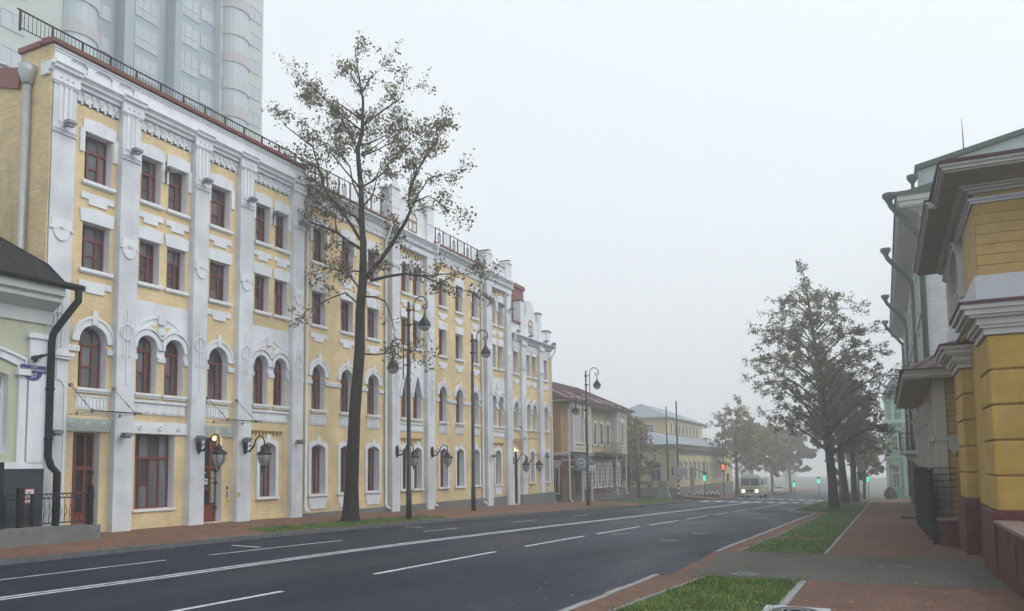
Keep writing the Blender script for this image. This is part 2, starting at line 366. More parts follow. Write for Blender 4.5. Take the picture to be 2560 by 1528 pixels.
LAWNS = [(6, 17.4, 520, .05, .12, .006), (24.6, 30.4, 230, .05, .09, .008), (31.7, 46.6, 120, .05, .09, .011), (48.6, 60.4, 60, .05, .10, .016), (62, 71, 40, .06, .11, .022), (71.4, 84, 30, .06, .11, .025), (86, 110, 10, .06, .11, .04)]
for i, (a, b, dn, h0, h1, wd) in enumerate(LAWNS):
    strip('lawn_soil', MT['grass'], eL, eR, steps(a, b, 1), .014, 4, kind='structure')
    mb = MB(); blades(mb, eL, eR, a+.03, b-.03, dn, h0, h1, wd)
    tag(mb.build('grass', MT['grass_blade']), 'short green grass on the verge by the right hand sidewalk', 'grass', kind='stuff')
kerb('lawn_edging', '', lambda y: -1.72, 6, 17.4, 1, MT['kerb_granite'], .5, .16, .015); kerb('lawn_edging_road', '', lambda y: eL(y)-.08, 6, 17.4, 1, MT['kerb_granite'], .5, .08, .03)
kerb('lawn_edging_far', '', lambda y: -1.72, 24.6, 60, 1, MT['kerb_granite'], 1, .12, .012); kerb('lawn_edging_road_far', '', lambda y: eL(y)-.08, 24.6, 60, 1, MT['kerb_granite'], 1, .08, .02)
kerb('lawn_edging_trees', '', lambda y: -1.72, 62, 110, 1, MT['kerb_granite'], 2, .12, .012)
lL = lambda y: kerbL(y)-1.35; lR = lambda y: kerbL(y)-.2
for a, b, dn in ((21.6, 33.6, 150), (51.5, 58.5, 60)):
    strip('verge_soil', MT['grass'], lL, lR, steps(a, b, 1), .012, 3, kind='structure'); mb = MB(); blades(mb, lL, lR, a, b, dn, .05, .11, .012)
    tag(mb.build('grass', MT['grass_blade']), 'green grass strip at the kerb in front of the yellow building', 'grass', kind='stuff')
iL = lambda y: kerbL(y)-4.2
strip('island_soil', MT['grass'], iL, lR, steps(66, 80, 2), .012, 3, kind='structure'); mb = MB(); blades(mb, iL, lR, 66, 80, 30, .06, .12, .022)
tag(mb.build('grass', MT['grass_blade']), 'grass patch under the utility cabinet at the street corner', 'grass', kind='stuff')
mb = MB()      # fallen leaves
for _ in range(1300):
    if R.random() < .3: x, y = R.uniform(-4, -1.7), R.uniform(10, 17.4)
    elif R.random() < .5: x, y = R.uniform(-5, 2), R.uniform(10, 45)
    elif R.random() < .6: x, y = R.uniform(-22.5, -19.3), R.uniform(16, 46)
    else: x, y = R.uniform(-7, -4.8), R.uniform(9, 50)
    z = gz(x, y)+(-.14 if kerbL(y) < x < kerbR(y) else .035); t = R.uniform(0, 6.28); s = R.uniform(.02, .045); c, d = math.cos(t)*s, math.sin(t)*s
    mb.add([(x-c, y-d, z), (x+d*.7, y-c*.7, z+R.uniform(0, .02)), (x+c, y+d, z), (x-d*.7, y+c*.7, z+R.uniform(0, .02))], [(0, 1, 2, 3)])
tag(mb.build('fallen_leaves', MT['leaf_dead']), 'small dry leaves scattered over pavement and lawns', 'leaves', kind='stuff')

# ------------------------------------------------------------------ facade kit (facades facing +X, coordinates y along, z up)
def head_fn(y0, y1, z1, kind, zs):
    ym, a = (y0+y1)/2, (y1-y0)/2
    def f(y):
        t = min(1, abs(y-ym)/a)
        if kind == 'rect': return z1
        if kind == 'arch': return zs+(z1-zs)*math.sqrt(max(0, 1-t*t))
        if kind == 'seg': return zs+(z1-zs)*(1-t*t)
        if kind == 'point': q = 1-t; return zs+(z1-zs)*(1.45*q-.45*q*q)
    return f
class Op:
    def __init__(s, y0, y1, z0, z1, kind='rect', zs=None):
        s.y0, s.y1, s.z0, s.z1, s.kind = y0, y1, z0, z1, kind; s.zs = z1 if zs is None else zs
        s.h = head_fn(y0, y1, z1, kind, s.zs); n = 1 if kind == 'rect' else 12
        s.ys = [y0+(y1-y0)*i/n for i in range(n+1)]
def wall_strip(mb, y0, y1, z0, z1, x, ops):
    q = lambda a, b, c, d: mb.add([(x, a, c), (x, b, c), (x, b, d), (x, a, d)], [(0, 1, 2, 3)]) if b-a > 1e-4 and d-c > 1e-4 else None
    ops = sorted([o for o in ops if o.z0 < z1 and o.z1 > z0], key=lambda o: o.z0)
    if not ops: q(y0, y1, z0, z1); return
    a = min(o.y0 for o in ops); b = max(o.y1 for o in ops); q(y0, a, z0, z1); q(b, y1, z0, z1); zc = z0
    for o in ops:
        q(a, b, zc, o.z0)
        zb = max(zc, o.z0)
        if o.z1 >= z1-1e-4 and o.kind == 'rect' or o.zs >= z1: q(a, o.y0, zb, z1); q(o.y1, b, zb, z1); zc = z1; continue
        zt = min(z1, o.z1+.04); q(a, o.y0, zb, zt); q(o.y1, b, zb, zt)
        for ya, yb in zip(o.ys, o.ys[1:]):
            mb.add([(x, ya, max(zb, o.h(ya))), (x, yb, max(zb, o.h(yb))), (x, yb, zt), (x, ya, zt)], [(0, 1, 2, 3)])
        zc = zt
    q(a, b, zc, z1)
def reveal(mb, o, x, d):
    xi = x-d
    mb.add([(x, o.y0, o.z0), (xi, o.y0, o.z0), (xi, o.y0, o.zs), (x, o.y0, o.zs)], [(0, 1, 2, 3)])
    mb.add([(x, o.y1, o.z0), (xi, o.y1, o.z0), (xi, o.y1, o.zs), (x, o.y1, o.zs)], [(3, 2, 1, 0)])
    mb.add([(x, o.y0, o.z0), (x, o.y1, o.z0), (xi, o.y1, o.z0), (xi, o.y0, o.z0)], [(0, 1, 2, 3)])
    for a, b in zip(o.ys, o.ys[1:]):
        mb.add([(x, a, o.h(a)), (xi, a, o.h(a)), (xi, b, o.h(b)), (x, b, o.h(b))], [(0, 1, 2, 3)])
def window(parent, o, x, rd=.34, fmat='frame_red', gmat='glass', zt=None, cols=3, split=True, panes=True, fr=.065, name='window', mid=None):
    xf = x-rd; f = MB(); y0, y1, z0 = o.y0, o.y1, o.z0; H = o.z1-z0
    if zt is None: zt = z0+H*.68 if o.kind == 'rect' else o.zs-.1
    f.box(xf-.03, xf+.05, y0, y0+fr, z0, o.h(y0+fr)); f.box(xf-.03, xf+.05, y1-fr, y1, z0, o.h(y1-fr)); f.box(xf-.03, xf+.05, y0+fr, y1-fr, z0, z0+fr)
    for a, b in zip(o.ys, o.ys[1:]):
        f.prism([(a, o.h(a)), (b, o.h(b)), (b, max(o.zs-fr, o.h(b)-fr*1.3)), (a, max(o.zs-fr, o.h(a)-fr*1.3))], 'x', xf-.028, xf+.048)
    f.box(xf-.025, xf+.062, y0+fr, y1-fr, zt-.04, zt+.04)
    ys = [y0+(y1-y0)*i/cols for i in range(cols+1)]
    if cols == 3: ys[1] = y0+(y1-y0)*.30; ys[2] = y0+(y1-y0)*.70
    for y in ys[1:-1]: f.box(xf-.026, xf+.056, y-.038, y+.038, z0+fr, zt-.04); f.box(xf-.024, xf+.03, y-.018, y+.018, zt+.04, o.h(y)-fr)
    zm = mid or z0+(zt-z0)*.5
    cells = []
    for i, (a, b) in enumerate(zip(ys, ys[1:])):
        if split and i == len(ys)//2-1+(cols % 2 and 0 or 0) or (split and cols == 3 and i == 1):
            f.box(xf-.02, xf+.05, a+.038, b-.038, zm-.028, zm+.028); cells += [(a, b, z0, zm), (a, b, zm, zt)]
        else: cells.append((a, b, z0, zt))
        cells.append((a, b, zt, None))
    w = f.build(name, MT[fmat], parent)
    gl = MB()
    for a, b, c, d in cells:
        a, b = max(a, y0+.02), min(b, y1-.02); g = MB() if panes else gl
        if d is None:
            k = 1 if o.kind == 'rect' else 5; yy = [a+(b-a)*i/k for i in range(k+1)]; P = [(a, c), (b, c)]+[(y, max(c+.01, o.h(y)-.02)) for y in reversed(yy)]
        else: P = [(a, c), (b, c), (b, d), (a, d)]
        g.prism(P, 'x', xf-.012, xf-.004+R.uniform(-.002, .002))
        if panes: g.build('pane', MT[gmat], w)
    if not panes: gl.build('glazing', MT[gmat], w)
    return w
def arch_band(mb, o, w, x0, x1, tip=0, down=0):
    """relief archivolt round the head of an opening, optional ogee tip"""
    ym, a = (o.y0+o.y1)/2, (o.y1-o.y0)/2; inn, out = [], []
    if down: inn.append((o.y0, o.zs-down)); out.append((o.y0-w, o.zs-down))
    n = 14
    for i in range(n+1):
        t = math.pi-math.pi*i/n; c, s = math.cos(t), math.sin(t)
        y = ym+a*c; inn.append((y, o.h(y)+.004)); tp = tip*max(0, 1-abs(c)*3.2)
        out.append((ym+(a+w)*c, o.zs+(o.z1-o.zs+w*1.05)*s+tp))
    if down: inn.append((o.y1, o.zs-down)); out.append((o.y1+w, o.zs-down))
    mb.band(inn, out, x0, x1)
def seg_surround(mb, o, w, x0, x1):
    inn = [(o.y0, o.z0)]+[(y, o.h(y)+.004) for y in o.ys]+[(o.y1, o.z0)]
    out = [(o.y0-w, o.z0)]+[(o.y0-w+(o.y1-o.y0+2*w)*i/(len(o.ys)-1), o.h(y)+w*1.15) for i, y in enumerate(o.ys)]+[(o.y1+w, o.z0)]
    mb.band(inn, out, x0, x1)
def profile_y(mb, prof, y0, y1): mb.prism(prof, 'y', y0, y1)
def stepped_apron(mb, y0, y1, zt, zs, zb, x0, x1):
    d = (y1-y0)*.22
    mb.prism([(y0, zs), (y0+d, zs), (y0+d, zb), (y1-d, zb), (y1-d, zs), (y1, zs), (y1, zt), (y0, zt)], 'x', x0, x1)

# ------------------------------------------------------------------ the long yellow brick building
XW, XP = -23.25, -23.0
B = thing('brick_building', 'long four storey yellow brick building with white pilasters and rooftop railings', 'building', (-27, 32, 0))
wallA = MB(); wwhite = MB(); rev = MB()
W4 = lambda a, b: Op(a, b, 11.6, 13.2)
W3 = lambda a, b: Op(a, b, 8.67, 10.19)
W2 = lambda a, b: Op(a, b, 4.76, 6.8, 'arch', 6.8-(b-a)*.5 if b-a < 1.2 else 6.2)
W2p = lambda a, b: Op(a, b, 4.76, 7.1, 'point', 5.95)
W1 = lambda a, b: Op(a, b, .92, 3.15, 'seg', 2.98)
DOOR1 = Op(16.42, 17.35, .06, 3.3); DOOR2 = Op(21.72, 22.62, .06, 3.3); SHOP = Op(18.70, 20.35, .72, 3.33)
cols = []       # (bay y0, bay y1, [(opening, floor)], section)
def bay(y0, y1, columns, ground, sec, white2=None, x=XW, top=14.05, rows=(2, 3, 4)):
    ops = []
    for a, b in columns:
        if 4 in rows: ops.append((W4(a, b), 4))
        if 3 in rows: ops.append((W3(a, b), 3))
        if 2 in rows: ops.append(((W2p if sec == 'C' else W2)(a, b), 2))
    ops += [(g, 1) for g in ground]
    n = len(columns); edges = [y0]+[(columns[i][1]+columns[i+1][0])/2 for i in range(n-1)]+[y1]
    up = [o for o, f in ops if f > 1]; dn = [o for o, f in ops if f == 1]
    bands = [(3.8, top, wallA)] if not white2 else [(3.8, 5.92, wallA), (5.92, white2, wwhite), (white2, top, wallA)]
    for z0, z1, mbx in bands:
        for i in range(n): wall_strip(mbx, edges[i], edges[i+1], z0, z1, x, [o for o in up if edges[i]-.01 <= o.y0 and o.y1 <= edges[i+1]+.01])
    ge = [y0]+[(dn[i].y1+dn[i+1].y0)/2 for i in range(len(dn)-1)]+[y1] if dn else [y0, y1]
    for i in range(max(1, len(dn))): wall_strip(wallA, ge[i], ge[i+1], -1.2, 3.8, x, dn[i:i+1])
    for o, f in ops: reveal(rev, o, x, .36)
    cols.append((y0, y1, ops, sec, x))
bay(16.0, 17.7, [(16.5, 17.5)], [DOOR1], 'A1')
bay(18.42, 20.85, [(18.66, 19.5), (19.83, 20.67)], [SHOP], 'A2', 8.02)
bay(21.53, 23.16, [(21.83, 22.82)], [DOOR2], 'A1')
bay(23.9, 26.31, [(24.24, 25.06), (25.40, 26.2)], [W1(24.62, 25.55)], 'A2', 8.02)
bay(27.0, 33.8, [(27.85, 28.78), (29.93, 30.88), (32.07, 33.03)], [W1(27.82, 28.8), W1(29.9, 30.9), W1(32.05, 33.05)], 'B')
bay(34.5, 37.28, [(35.0, 35.82), (36.16, 36.98)], [W1(35.02, 35.85), W1(36.15, 36.95)], 'C', 8.02, XW+.1)
bay(38.0, 44.62, [(39.1, 39.96), (41.08, 41.96), (43.15, 44.02)], [W1(39.1, 40.0), W1(41.05, 41.95), W1(43.1, 44.0)], 'D')
bay(45.37, 47.63, [(45.62, 46.34), (46.72, 47.42)], [W1(46.1, 46.9)], 'E', 8.02, XW+.1)
# solid body behind the facade, side wall, plinth
wallA.box(-40, XW-.55, 15.3, 48.2, -1.5, 14.6)
wallA.build('front_wall', MT['brick_front'], B); wwhite.build('arch_panel_wall', MT['white'], B); rev.build('window_reveal', MT['white'], B)
sd_ = MB(); sd_.prism([(XP-.03, -1), (XP-.03, 15.5), (-24.6, 15.5), (-24.6, 14.4), (-40, 18.6), (-40, -1)], 'y', 15.15, 15.19)
sd_.build('side_wall', MT['brick_side'], B)
rf = MB(); rf.prism([(-24.55, 14.32), (-40, 18.55), (-40, 19.0), (-24.5, 14.75)], 'y', 15.05, 15.5); rf.build('verge_board', MT['coping'], B)
pl = MB(); pl.box(XP-.2, XP-.06, 27.02, 48.3, -1.5, .09); pl.box(XP-.2, XP+.0, 33.7, 38.1, -1.5, .07); pl.build('plinth', MT['plinth_grey'], B)
# pilasters with their relief
PIL = [(15.22, 16.0, XP, 'first'), (17.7, 18.42, XP, 'A'), (20.85, 21.53, XP, 'A'), (23.16, 23.9, XP, 'A'), (26.31, 27.0, XP, 'A'),
       (33.8, 34.5, XP+.1, 'C'), (37.28, 38.0, XP+.1, 'C'), (44.62, 45.37, XP+.1, 'C'), (47.63, 48.34, XP+.1, 'C')]
for a, b, x, k in PIL:
    p = MB().box(XW-.3, x, a, b, -1.4 if b > 30 else -.3, 14.5).build('pilaster', MT['white_brick'], B)
    ym = (a+b)/2; o = MB()
    o.box(x-.01, x+.045, a+.06, b-.06, 9.62, 9.95); n = 12                                           # shield
    o.prism([(ym+.27*math.cos(math.pi+math.pi*i/n), 9.63+.36*math.sin(math.pi+math.pi*i/n)) for i in range(n+1)], 'x', x-.01, x+.045)
    o.box(x-.01, x+.06, a+.0, a+.09, 9.60, 9.66); o.box(x-.01, x+.06, b-.09, b, 9.60, 9.66); o.disc(x, x+.09, ym, 9.72, .06, 10)
    o.build('shield_relief', MT['white'], p); o = MB()
    zc = 6.75; n = 20                                                                               # ring with three hanging bars
    ci = [(ym+.22*math.cos(2*math.pi*i/n), zc+.25*math.sin(2*math.pi*i/n)) for i in range(n+1)]; co = [(ym+.26*math.cos(2*math.pi*i/n), zc+.29*math.sin(2*math.pi*i/n)) for i in range(n+1)]
    o.band(ci, co, x-.01, x+.04)
    for dy, zt, zb in ((-.13, 7.25, 5.95), (0, 7.5, 5.0), (.13, 7.25, 5.95)):
        o.box(x-.01, x+.035, ym+dy-.014, ym+dy+.014, zb, zt); o.disc(x, x+.05, ym+dy, zb, .035, 8)
    o.build('ring_relief', MT['white'], p); o = MB()
    for zz, dd in ((12.70, .05), (12.77, .035), (12.82, .055)): o.box(x-.02, x+dd, a-.02, b+.02, zz, zz+.045)
    if k != 'C':
        for dy in (-.17, 0, .17): o.box(x-.01, x+.025, ym+dy-.05, ym+dy+.05, 13.05, 14.28)
        o.box(x-.02, x+.07, a-.06, b+.06, 14.33, 14.62); o.box(x-.02, x+.04, a-.03, b+.03, 14.27, 14.33)
    o.build('capital', MT['white'], p)
    if k != 'C':
        o = MB(); [o.disc(x+.05, x+.074, ym+dy, 14.48, .03, 8) for dy in (-.2, 0, .2)]; o.build('capital_stud', MT['plinth_grey'], p)
    if k == 'first':
        o = MB(); o.box(x-.3, x+.09, a-.06, b+.08, 5.55, 5.64); o.box(x-.3, x+.13, a-.1, b+.12, 5.64, 5.76)
        arch = [(a+.12, .6), (a+.12, 4.6)]+[(ym-.27*math.cos(math.pi*i/10), 4.6+.3*math.sin(math.pi*i/10)) for i in range(11)]+[(b-.12, 4.6), (b-.12, .6)]
        outr = [(a+.06, .6), (a+.06, 4.6)]+[(ym-.33*math.cos(math.pi*i/10), 4.6+.36*math.sin(math.pi*i/10)) for i in range(11)]+[(b-.06, 4.6), (b-.06, .6)]
        o.band(arch, outr, x-.01, x+.03); o.build('niche_relief', MT['white'], p)
# cornice, frieze, parapets
def cornice(y0, y1, x, wt, zb=14.5, zt=14.94, ov=.42):
    h = zt-zb
    wt.prism([(x-.3, zb), (x+.06, zb), (x+.06, zb+h*.25), (x+.16, zb+h*.34), (x+.16, zb+h*.5), (x+ov*.8, zb+h*.68), (x+ov, zb+h*.72), (x+ov, zt-.04), (x-.3, zt)], 'y', y0, y1)
def frieze(y0, y1, x, parent, near=True):
    f = MB(); f.box(x-.05, x+.05, y0, y1, 14.2, 14.56); f.build('frieze', MT['white'], parent); d = MB()
    n = max(2, int((y1-y0)/.14)); w = (y1-y0)/n
    for i in range(n): d.box(x-.02, x+.05, y0+i*w+w*.06, y0+i*w+w*(.98 if i % 2 else .55), 14.05 if i % 2 == 0 else 14.12, 14.2)
    m = max(2, int((y1-y0)/.27)); w = (y1-y0)/m
    for i in range(m):
        c = y0+(i+.5)*w
        if i % 2: d.box(x+.04, x+.10, c-.11, c+.11, 14.36, 14.42); d.box(x+.04, x+.08, c-.08, c+.08, 14.28, 14.36)
        else: d.prism([(c-.07, 14.45), (c+.07, 14.45), (c, 14.28)], 'x', x+.04, x+.10)
    d.build('dentil_course', MT['white'], parent, kind='stuff')
ents = []
for (y0, y1, ops, sec, x) in cols: frieze(y0, y1, x, B)
c = MB(); cornice(15.06, 27.06, XP-.14, c, ov=.27); c.build('cornice', MT['white'], B)
for a, b, x, k in PIL[:5]: c = MB(); cornice(a-.08, b+.08, XP, c, 14.62, 14.96, .22); c.build('cornice_break', MT['white'], B)
for a, b in ((27.06, 33.75), (38.05, 44.6)):
    c = MB(); cornice(a, b, XW, c, 14.55, 15.0, .4); c.build('cornice', MT['white'], B)
for a, b in ((33.75, 38.05), (44.6, 48.4)):
    c = MB(); cornice(a, b, XP+.1, c, 14.3, 14.5, .18); cornice(a, b, XP+.1, c, 14.62, 14.85, .25); c.box(XP-.2, XP+.125, a, b, 14.0, 14.9); c.build('cornice', MT['white'], B)
par = MB(); par.box(XP-.45, XP-.06, 15.2, 26.95, 14.9, 15.55)
for a, b in ((15.2, 15.75), (16.35, 16.62), (17.25, 17.5), (18.1, 26.95)): par.box(XP-.1, XP, a, b, 14.94, 15.5)
for i, (a, b) in enumerate(((15.75, 16.35), (16.62, 17.25), (17.5, 18.1))):       # little arched recesses in the parapet
    par.band([(a, 15.2)]+[(a+(b-a)*k/8, 15.24+.12*math.sin(math.pi*k/8)) for k in range(9)]+[(b, 15.2)], [(a, 15.5)]+[(a+(b-a)*k/8, 15.5) for k in range(9)]+[(b, 15.5)], XP-.1, XP)
par.box(XP-.1, XP+.05, 15.16, 27.0, 15.40, 15.44); par.box(XP-.1, XP+.03, 15.18, 27.0, 15.32, 15.36)
par.build('parapet', MT['white'], B)
cp = MB(); cp.prism([(XP-.5, 15.55), (XP+.12, 15.52), (XP+.14, 15.64), (XP-.2, 15.72), (XP-.5, 15.72)], 'y', 15.08, 27.0); cp.box(-24.62, XP-.52, 15.05, 15.5, 15.5, 15.66); cp.build('coping', MT['coping'], B)
# rooftop railing over the first wing: posts one by one, thin bars joined
def railing(y0, y1, x, z, h, parent, pitch=1.05, deco=False, mat='iron'):
    n = int(round((y1-y0)/pitch)); bars = MB(); bars.tube([(x, y0-.1, z+h), (x, y1+.1, z+h)], .028, 6); bars.tube([(x, y0, z+.1), (x, y1, z+.1)], .018, 6)
    pm = MB().box(-.028, .028, -.028, .028, 0, h+.02).mesh('railing_post', MT[mat]); w = (y1-y0)/n
    for i in range(n+1): inst('railing_post', pm, (x, y0+i*w, z), parent)
    for i in range(n):
        a = y0+i*w
        if deco and i % 2:
            k = 16; bars.tube([(x, a+w/2+w*.20*math.cos(6.283*j/k), z+h*.52+h*.33*math.sin(6.283*j/k)) for j in range(k+1)], .016, 5)
            bars.tube([(x, a+w/2+w*.10*math.cos(6.283*j/k), z+h*.52+h*.30*math.sin(6.283*j/k)) for j in range(k+1)], .014, 5)
            bars.tube([(x, a+w*.5, z+.1), (x, a+w*.5, z+h+.18)], .015, 5)
        else:
            for j in range(1, 8 if not deco else 6): bars.tube([(x, a+w*j/(8 if not deco else 6), z+.1), (x, a+w*j/(8 if not deco else 6), z+h)], .011, 4, False)
        if deco and i % 2 == 0: bars.tube([(x, a, z+.05), (x-.0, a+w, z+h*.45)], .02, 5)
    bars.build('railing_bars', MT[mat], parent, kind='stuff')
railing(14.35, 26.8, XP-.42, 15.6, .66, B, 1.04)
railing(27.4, 33.6, XW-.25, 15.15, 1.15, B, .88, True); railing(38.3, 44.5, XW-.25, 15.15, 1.15, B, .88, True)
rf = MB()
for a, b in ((26.95, 33.8), (38.0, 44.65)):
    rf.prism([(XW+.45, 14.98), (XW+.45, 15.06), (XW-.9, 15.75), (-31, 17.4), (-31, 14.9)], 'y', a, b)
    y = a+.5
    while y < b-.1: rf.prism([(XW+.44, 15.06), (XW+.44, 15.09), (XW-.9, 15.79), (XW-.9, 15.75)], 'y', y-.015, y+.015); y += .52
rf.build('roof', MT['red_roof'], B); rf = MB().prism([(XP-.4, 14.9), (-40, 18.5), (-40, 14)], 'y', 15.3, 26.9).build('main_roof', MT['red_roof'], B)
# section C attic with corner posts and curved gable
at = MB(); x = XP+.1
for a, b in ((33.75, 34.5), (37.28, 38.05)):
    at.box(x-.7, x, a, b, 14.85, 16.95); at.box(x-.76, x+.06, a-.06, b+.06, 16.95, 17.05); at.box(x-.72, x+.02, a-.02, b+.02, 15.9, 16.0); at.prism([(a-.05, 17.05), (b+.05, 17.05), ((a+b)/2, 17.28)], 'x', x-.74, x+.04)
gab = [(34.5, 14.85), (37.28, 14.85), (37.28, 16.3)]+[(37.28-2.78*i/16, 16.3+1.15*math.sin(math.pi*i/16)**1.3) for i in range(1, 16)]+[(34.5, 16.3)]
at.prism(gab, 'x', x-.6, x-.12); at.build('attic', MT['white'], B)
at = MB(); at.band([(p[0], p[1]) for p in gab[2:]], [(p[0], p[1]+.12) for p in gab[2:]], x-.66, x+.02); at.build('attic_coping', MT['white_clean'], B)
window(B, Op(35.45, 36.35, 15.1, 16.2, 'arch', 15.8), x+.16, .30, 'bracket_brown', 'glass_dark', panes=False, cols=2, split=False)
at = MB()      # section E crenellated parapet
at.box(x-.5, x-.05, 44.6, 48.4, 14.85, 15.6)
for a, b in ((44.55, 45.5), (47.6, 48.45)): at.box(x-.7, x, a, b, 14.85, 16.1); at.prism([(a-.06, 16.1), (b+.06, 16.1), ((a+b)/2, 16.32)], 'x', x-.74, x+.05)
for i in range(6): at.box(x-.5, x, 45.55+i*.35, 45.72+i*.35, 15.3, 15.62)
at.box(x-.52, x+.02, 44.6, 48.4, 15.0, 15.06); at.build('crenellated_parapet', MT['white'], B)
at = MB(); [at.box(x-.55, x+.03, 45.5+i*.7, 45.9+i*.7, 15.6, 15.66) for i in range(3)]; [at.box(x-.75, x+.06, a, b, 16.30, 16.36) for a, b in ((44.85, 45.2), (47.9, 48.2))]; at.build('parapet_flashing', MT['coping'], B)
# windows, sills, lintels, aprons, archivolts
def dress(parent, y0, y1, ops, sec, x, z4=True):
    near = sec in ('A1', 'A2', 'B')
    for o, f in ops:
        if f == 1 and o in (DOOR1, DOOR2): continue
        w = window(parent, o, x, panes=near, name='window' if f != 1 or o is not SHOP else 'shop_window', cols=3 if o is not SHOP else 4, fr=.06)
        t = MB(); l = MB(); a, b = o.y0, o.y1
        if f in (3, 4):
            t.box(x-.3, x+.10, a-.1, b+.12, o.z0-.13, o.z0-.02); t.box(x-.3, x+.06, a-.06, b+.06, o.z0-.17, o.z0-.13)
            l.prism([(a-.09, o.z1+.01), (b+.09, o.z1+.01), (b+.13, o.z1+.43), ((a+b)/2, o.z1+.5), (a-.13, o.z1+.43)] if f == 3 else
                    [(a-.03, o.z1+.01), (b+.03, o.z1+.01), (b+.03, 12.5), (b+.2, 12.5), (b+.2, 13.3), (b+.1, 13.3), (b+.1, o.z1+.42), ((a+b)/2, o.z1+.5), (a-.1, o.z1+.42), (a-.1, 13.3), (a-.2, 13.3), (a-.2, 12.5), (a-.03, 12.5)], 'x', x-.02, x+.05)
            if f == 4 or sec not in ('A2', 'C', 'E'): ap = MB(); stepped_apron(ap, a-.1, b+.1, o.z0-.42, o.z0-.63, o.z0-.8, x-.02, x+.045); ap.build('apron', MT['white'], w)
            l.build('lintel', MT['white'], w)
        elif f == 2:
            t.box(x-.3, x+.12, a-.1, b+.12, o.z0-.1, o.z0-.02); t.box(x-.3, x+.08, a-.07, b+.08, o.z0-.17, o.z0-.1)
            if sec != 'C': arch_band(l, o, .24 if sec != 'A2' and sec != 'E' else .16, x-.02, x+.05, .07, .05); arch_band(l, Op(a-.20, b+.20, o.z0, o.z1+.21, 'arch', o.zs), .07, x-.02, x+.085, .07, .05)
            else: l.band([(y, o.h(y)) for y in o.ys], [((a+b)/2+(y-(a+b)/2)*1.35, o.h(y)+.22) for y in o.ys], x-.02, x+.06)
            if sec in ('A1', 'B', 'D'): l.box(x-.02, x+.10, (a+b)/2-.09, (a+b)/2+.09, o.z1+.02, o.z1+.5)
            l.build('archivolt', MT['white'], w)
            if sec in ('A1', 'B', 'D'):
                g = MB(); g.box(x-.02, x+.03, a-.06, b+.06, 4.04, 4.46); g.box(x-.02, x+.06, a-.1, b+.1, 4.46, 4.5); n = 8; ww = (b-a+.04)/n
                for i in range(n): g.box(x, x+.06, a-.02+i*ww+ww*.2, a-.02+(i+1)*ww-ww*.2, 4.1, 4.4)
                g.build('fluted_panel', MT['white'], w)
        else:
            if o is SHOP: t.box(x-.3, x+.06, a-.05, b+.08, o.z0-.09, o.z0-.01)
            else:
                t.box(x-.3, x+.12, a-.2, b+.2, o.z0-.1, o.z0-.01); seg_surround(l, o, .17, x-.02, x+.06); l.box(x-.02, x+.09, (a+b)/2-.1, (a+b)/2+.1, o.z1+.03, o.z1+.36)
                if sec in ('B', 'E'): l.prism([(a-.12, .80), (b+.12, .80), (b+.12, .55), (b+.02, .42), (b+.02, .25), (a-.02, .25), (a-.02, .42), (a-.12, .55)], 'x', x-.02, x+.05)
                l.build('surround', MT['white'], w)
        t.build('sill', MT['white_clean'], w)
    o2 = [o for o, f in ops if f == 2]; im = MB()       # impost band with studs
    ed = [y0]+sum([[o.y0, o.y1] for o in sorted(o2, key=lambda o: o.y0)], [])+[y1]
    for a, b in zip(ed[::2], ed[1::2]):
        im.box(x-.02, x+.06, a, b, 5.9, 6.08); k = max(1, int((b-a)/.13))
        for i in range(k): im.box(x+.05, x+.085, a+(i+.3)*(b-a)/k, a+(i+.7)*(b-a)/k, 5.98, 6.05)
    im.build('impost_band', MT['white'], parent)
    if sec in ('A2', 'C', 'E'):
        q = MB(); ym = (y0+y1)/2; hw = (y1-y0)/2-.08; n = 16
        if sec != 'C': q.band([(ym-hw*math.cos(math.pi*i/n), 6.35+1.12*math.sin(math.pi*i/n)) for i in range(n+1)], [(ym-(hw+.07)*math.cos(math.pi*i/n), 6.35+1.2*math.sin(math.pi*i/n)) for i in range(n+1)], x-.01, x+.028)
        q.box(x-.01, x+.09, ym-.14, ym+.14, 7.25, 7.6); q.disc(x, x+.09, ym, 7.02, .15, 14); q.build('great_arch', MT['white'], parent)
        q = MB(); q.prism([(ym-.42, 7.22), (ym-.1, 7.16), (ym+.1, 7.16), (ym+.42, 7.22), (ym+.18, 6.86), (ym-.18, 6.86)], 'x', x-.01, x+.012); q.build('eye_panel', MT['brick_front'], parent)
        q = MB(); q.box(x-.01, x+.03, y0+.1, y1-.1, 4.02, 4.42); q.box(x-.01, x+.09, y0+.05, y1-.05, 4.42, 4.5); n = 6; ww = (y1-y0-.3)/n      # zigzag panel
        for i in range(n):
            a = y0+.15+i*ww; q.prism([(a+.06, 4.08), (a+ww-.06, 4.08), (a+ww/2, 4.36)], 'x', x+.02, x+.06)
        q.build('zigzag_panel', MT['white'], parent)
    if sec in ('C', 'E') or (sec == 'A2' and y0 > 23):
        q = MB(); n = 9; a, b = y0+.25, y1-.3
        for i in range(n): q.box(x-.01, x+.09, a+(b-a)*i/n, a+(b-a)*(i+.55)/n, 3.55, 3.66); q.box(x-.01, x+.05, a+(b-a)*i/n, a+(b-a)*(i+.3)/n, 3.47, 3.55)
        q.build('bracket_course', MT['bracket_brown'], parent); MB().box(x-.01, x+.05, b, b+.06, .2, 3.4).build('rib', MT['brick_front'], parent)
for (y0, y1, ops, sec, x) in cols: dress(B, y0, y1, ops, sec, x)
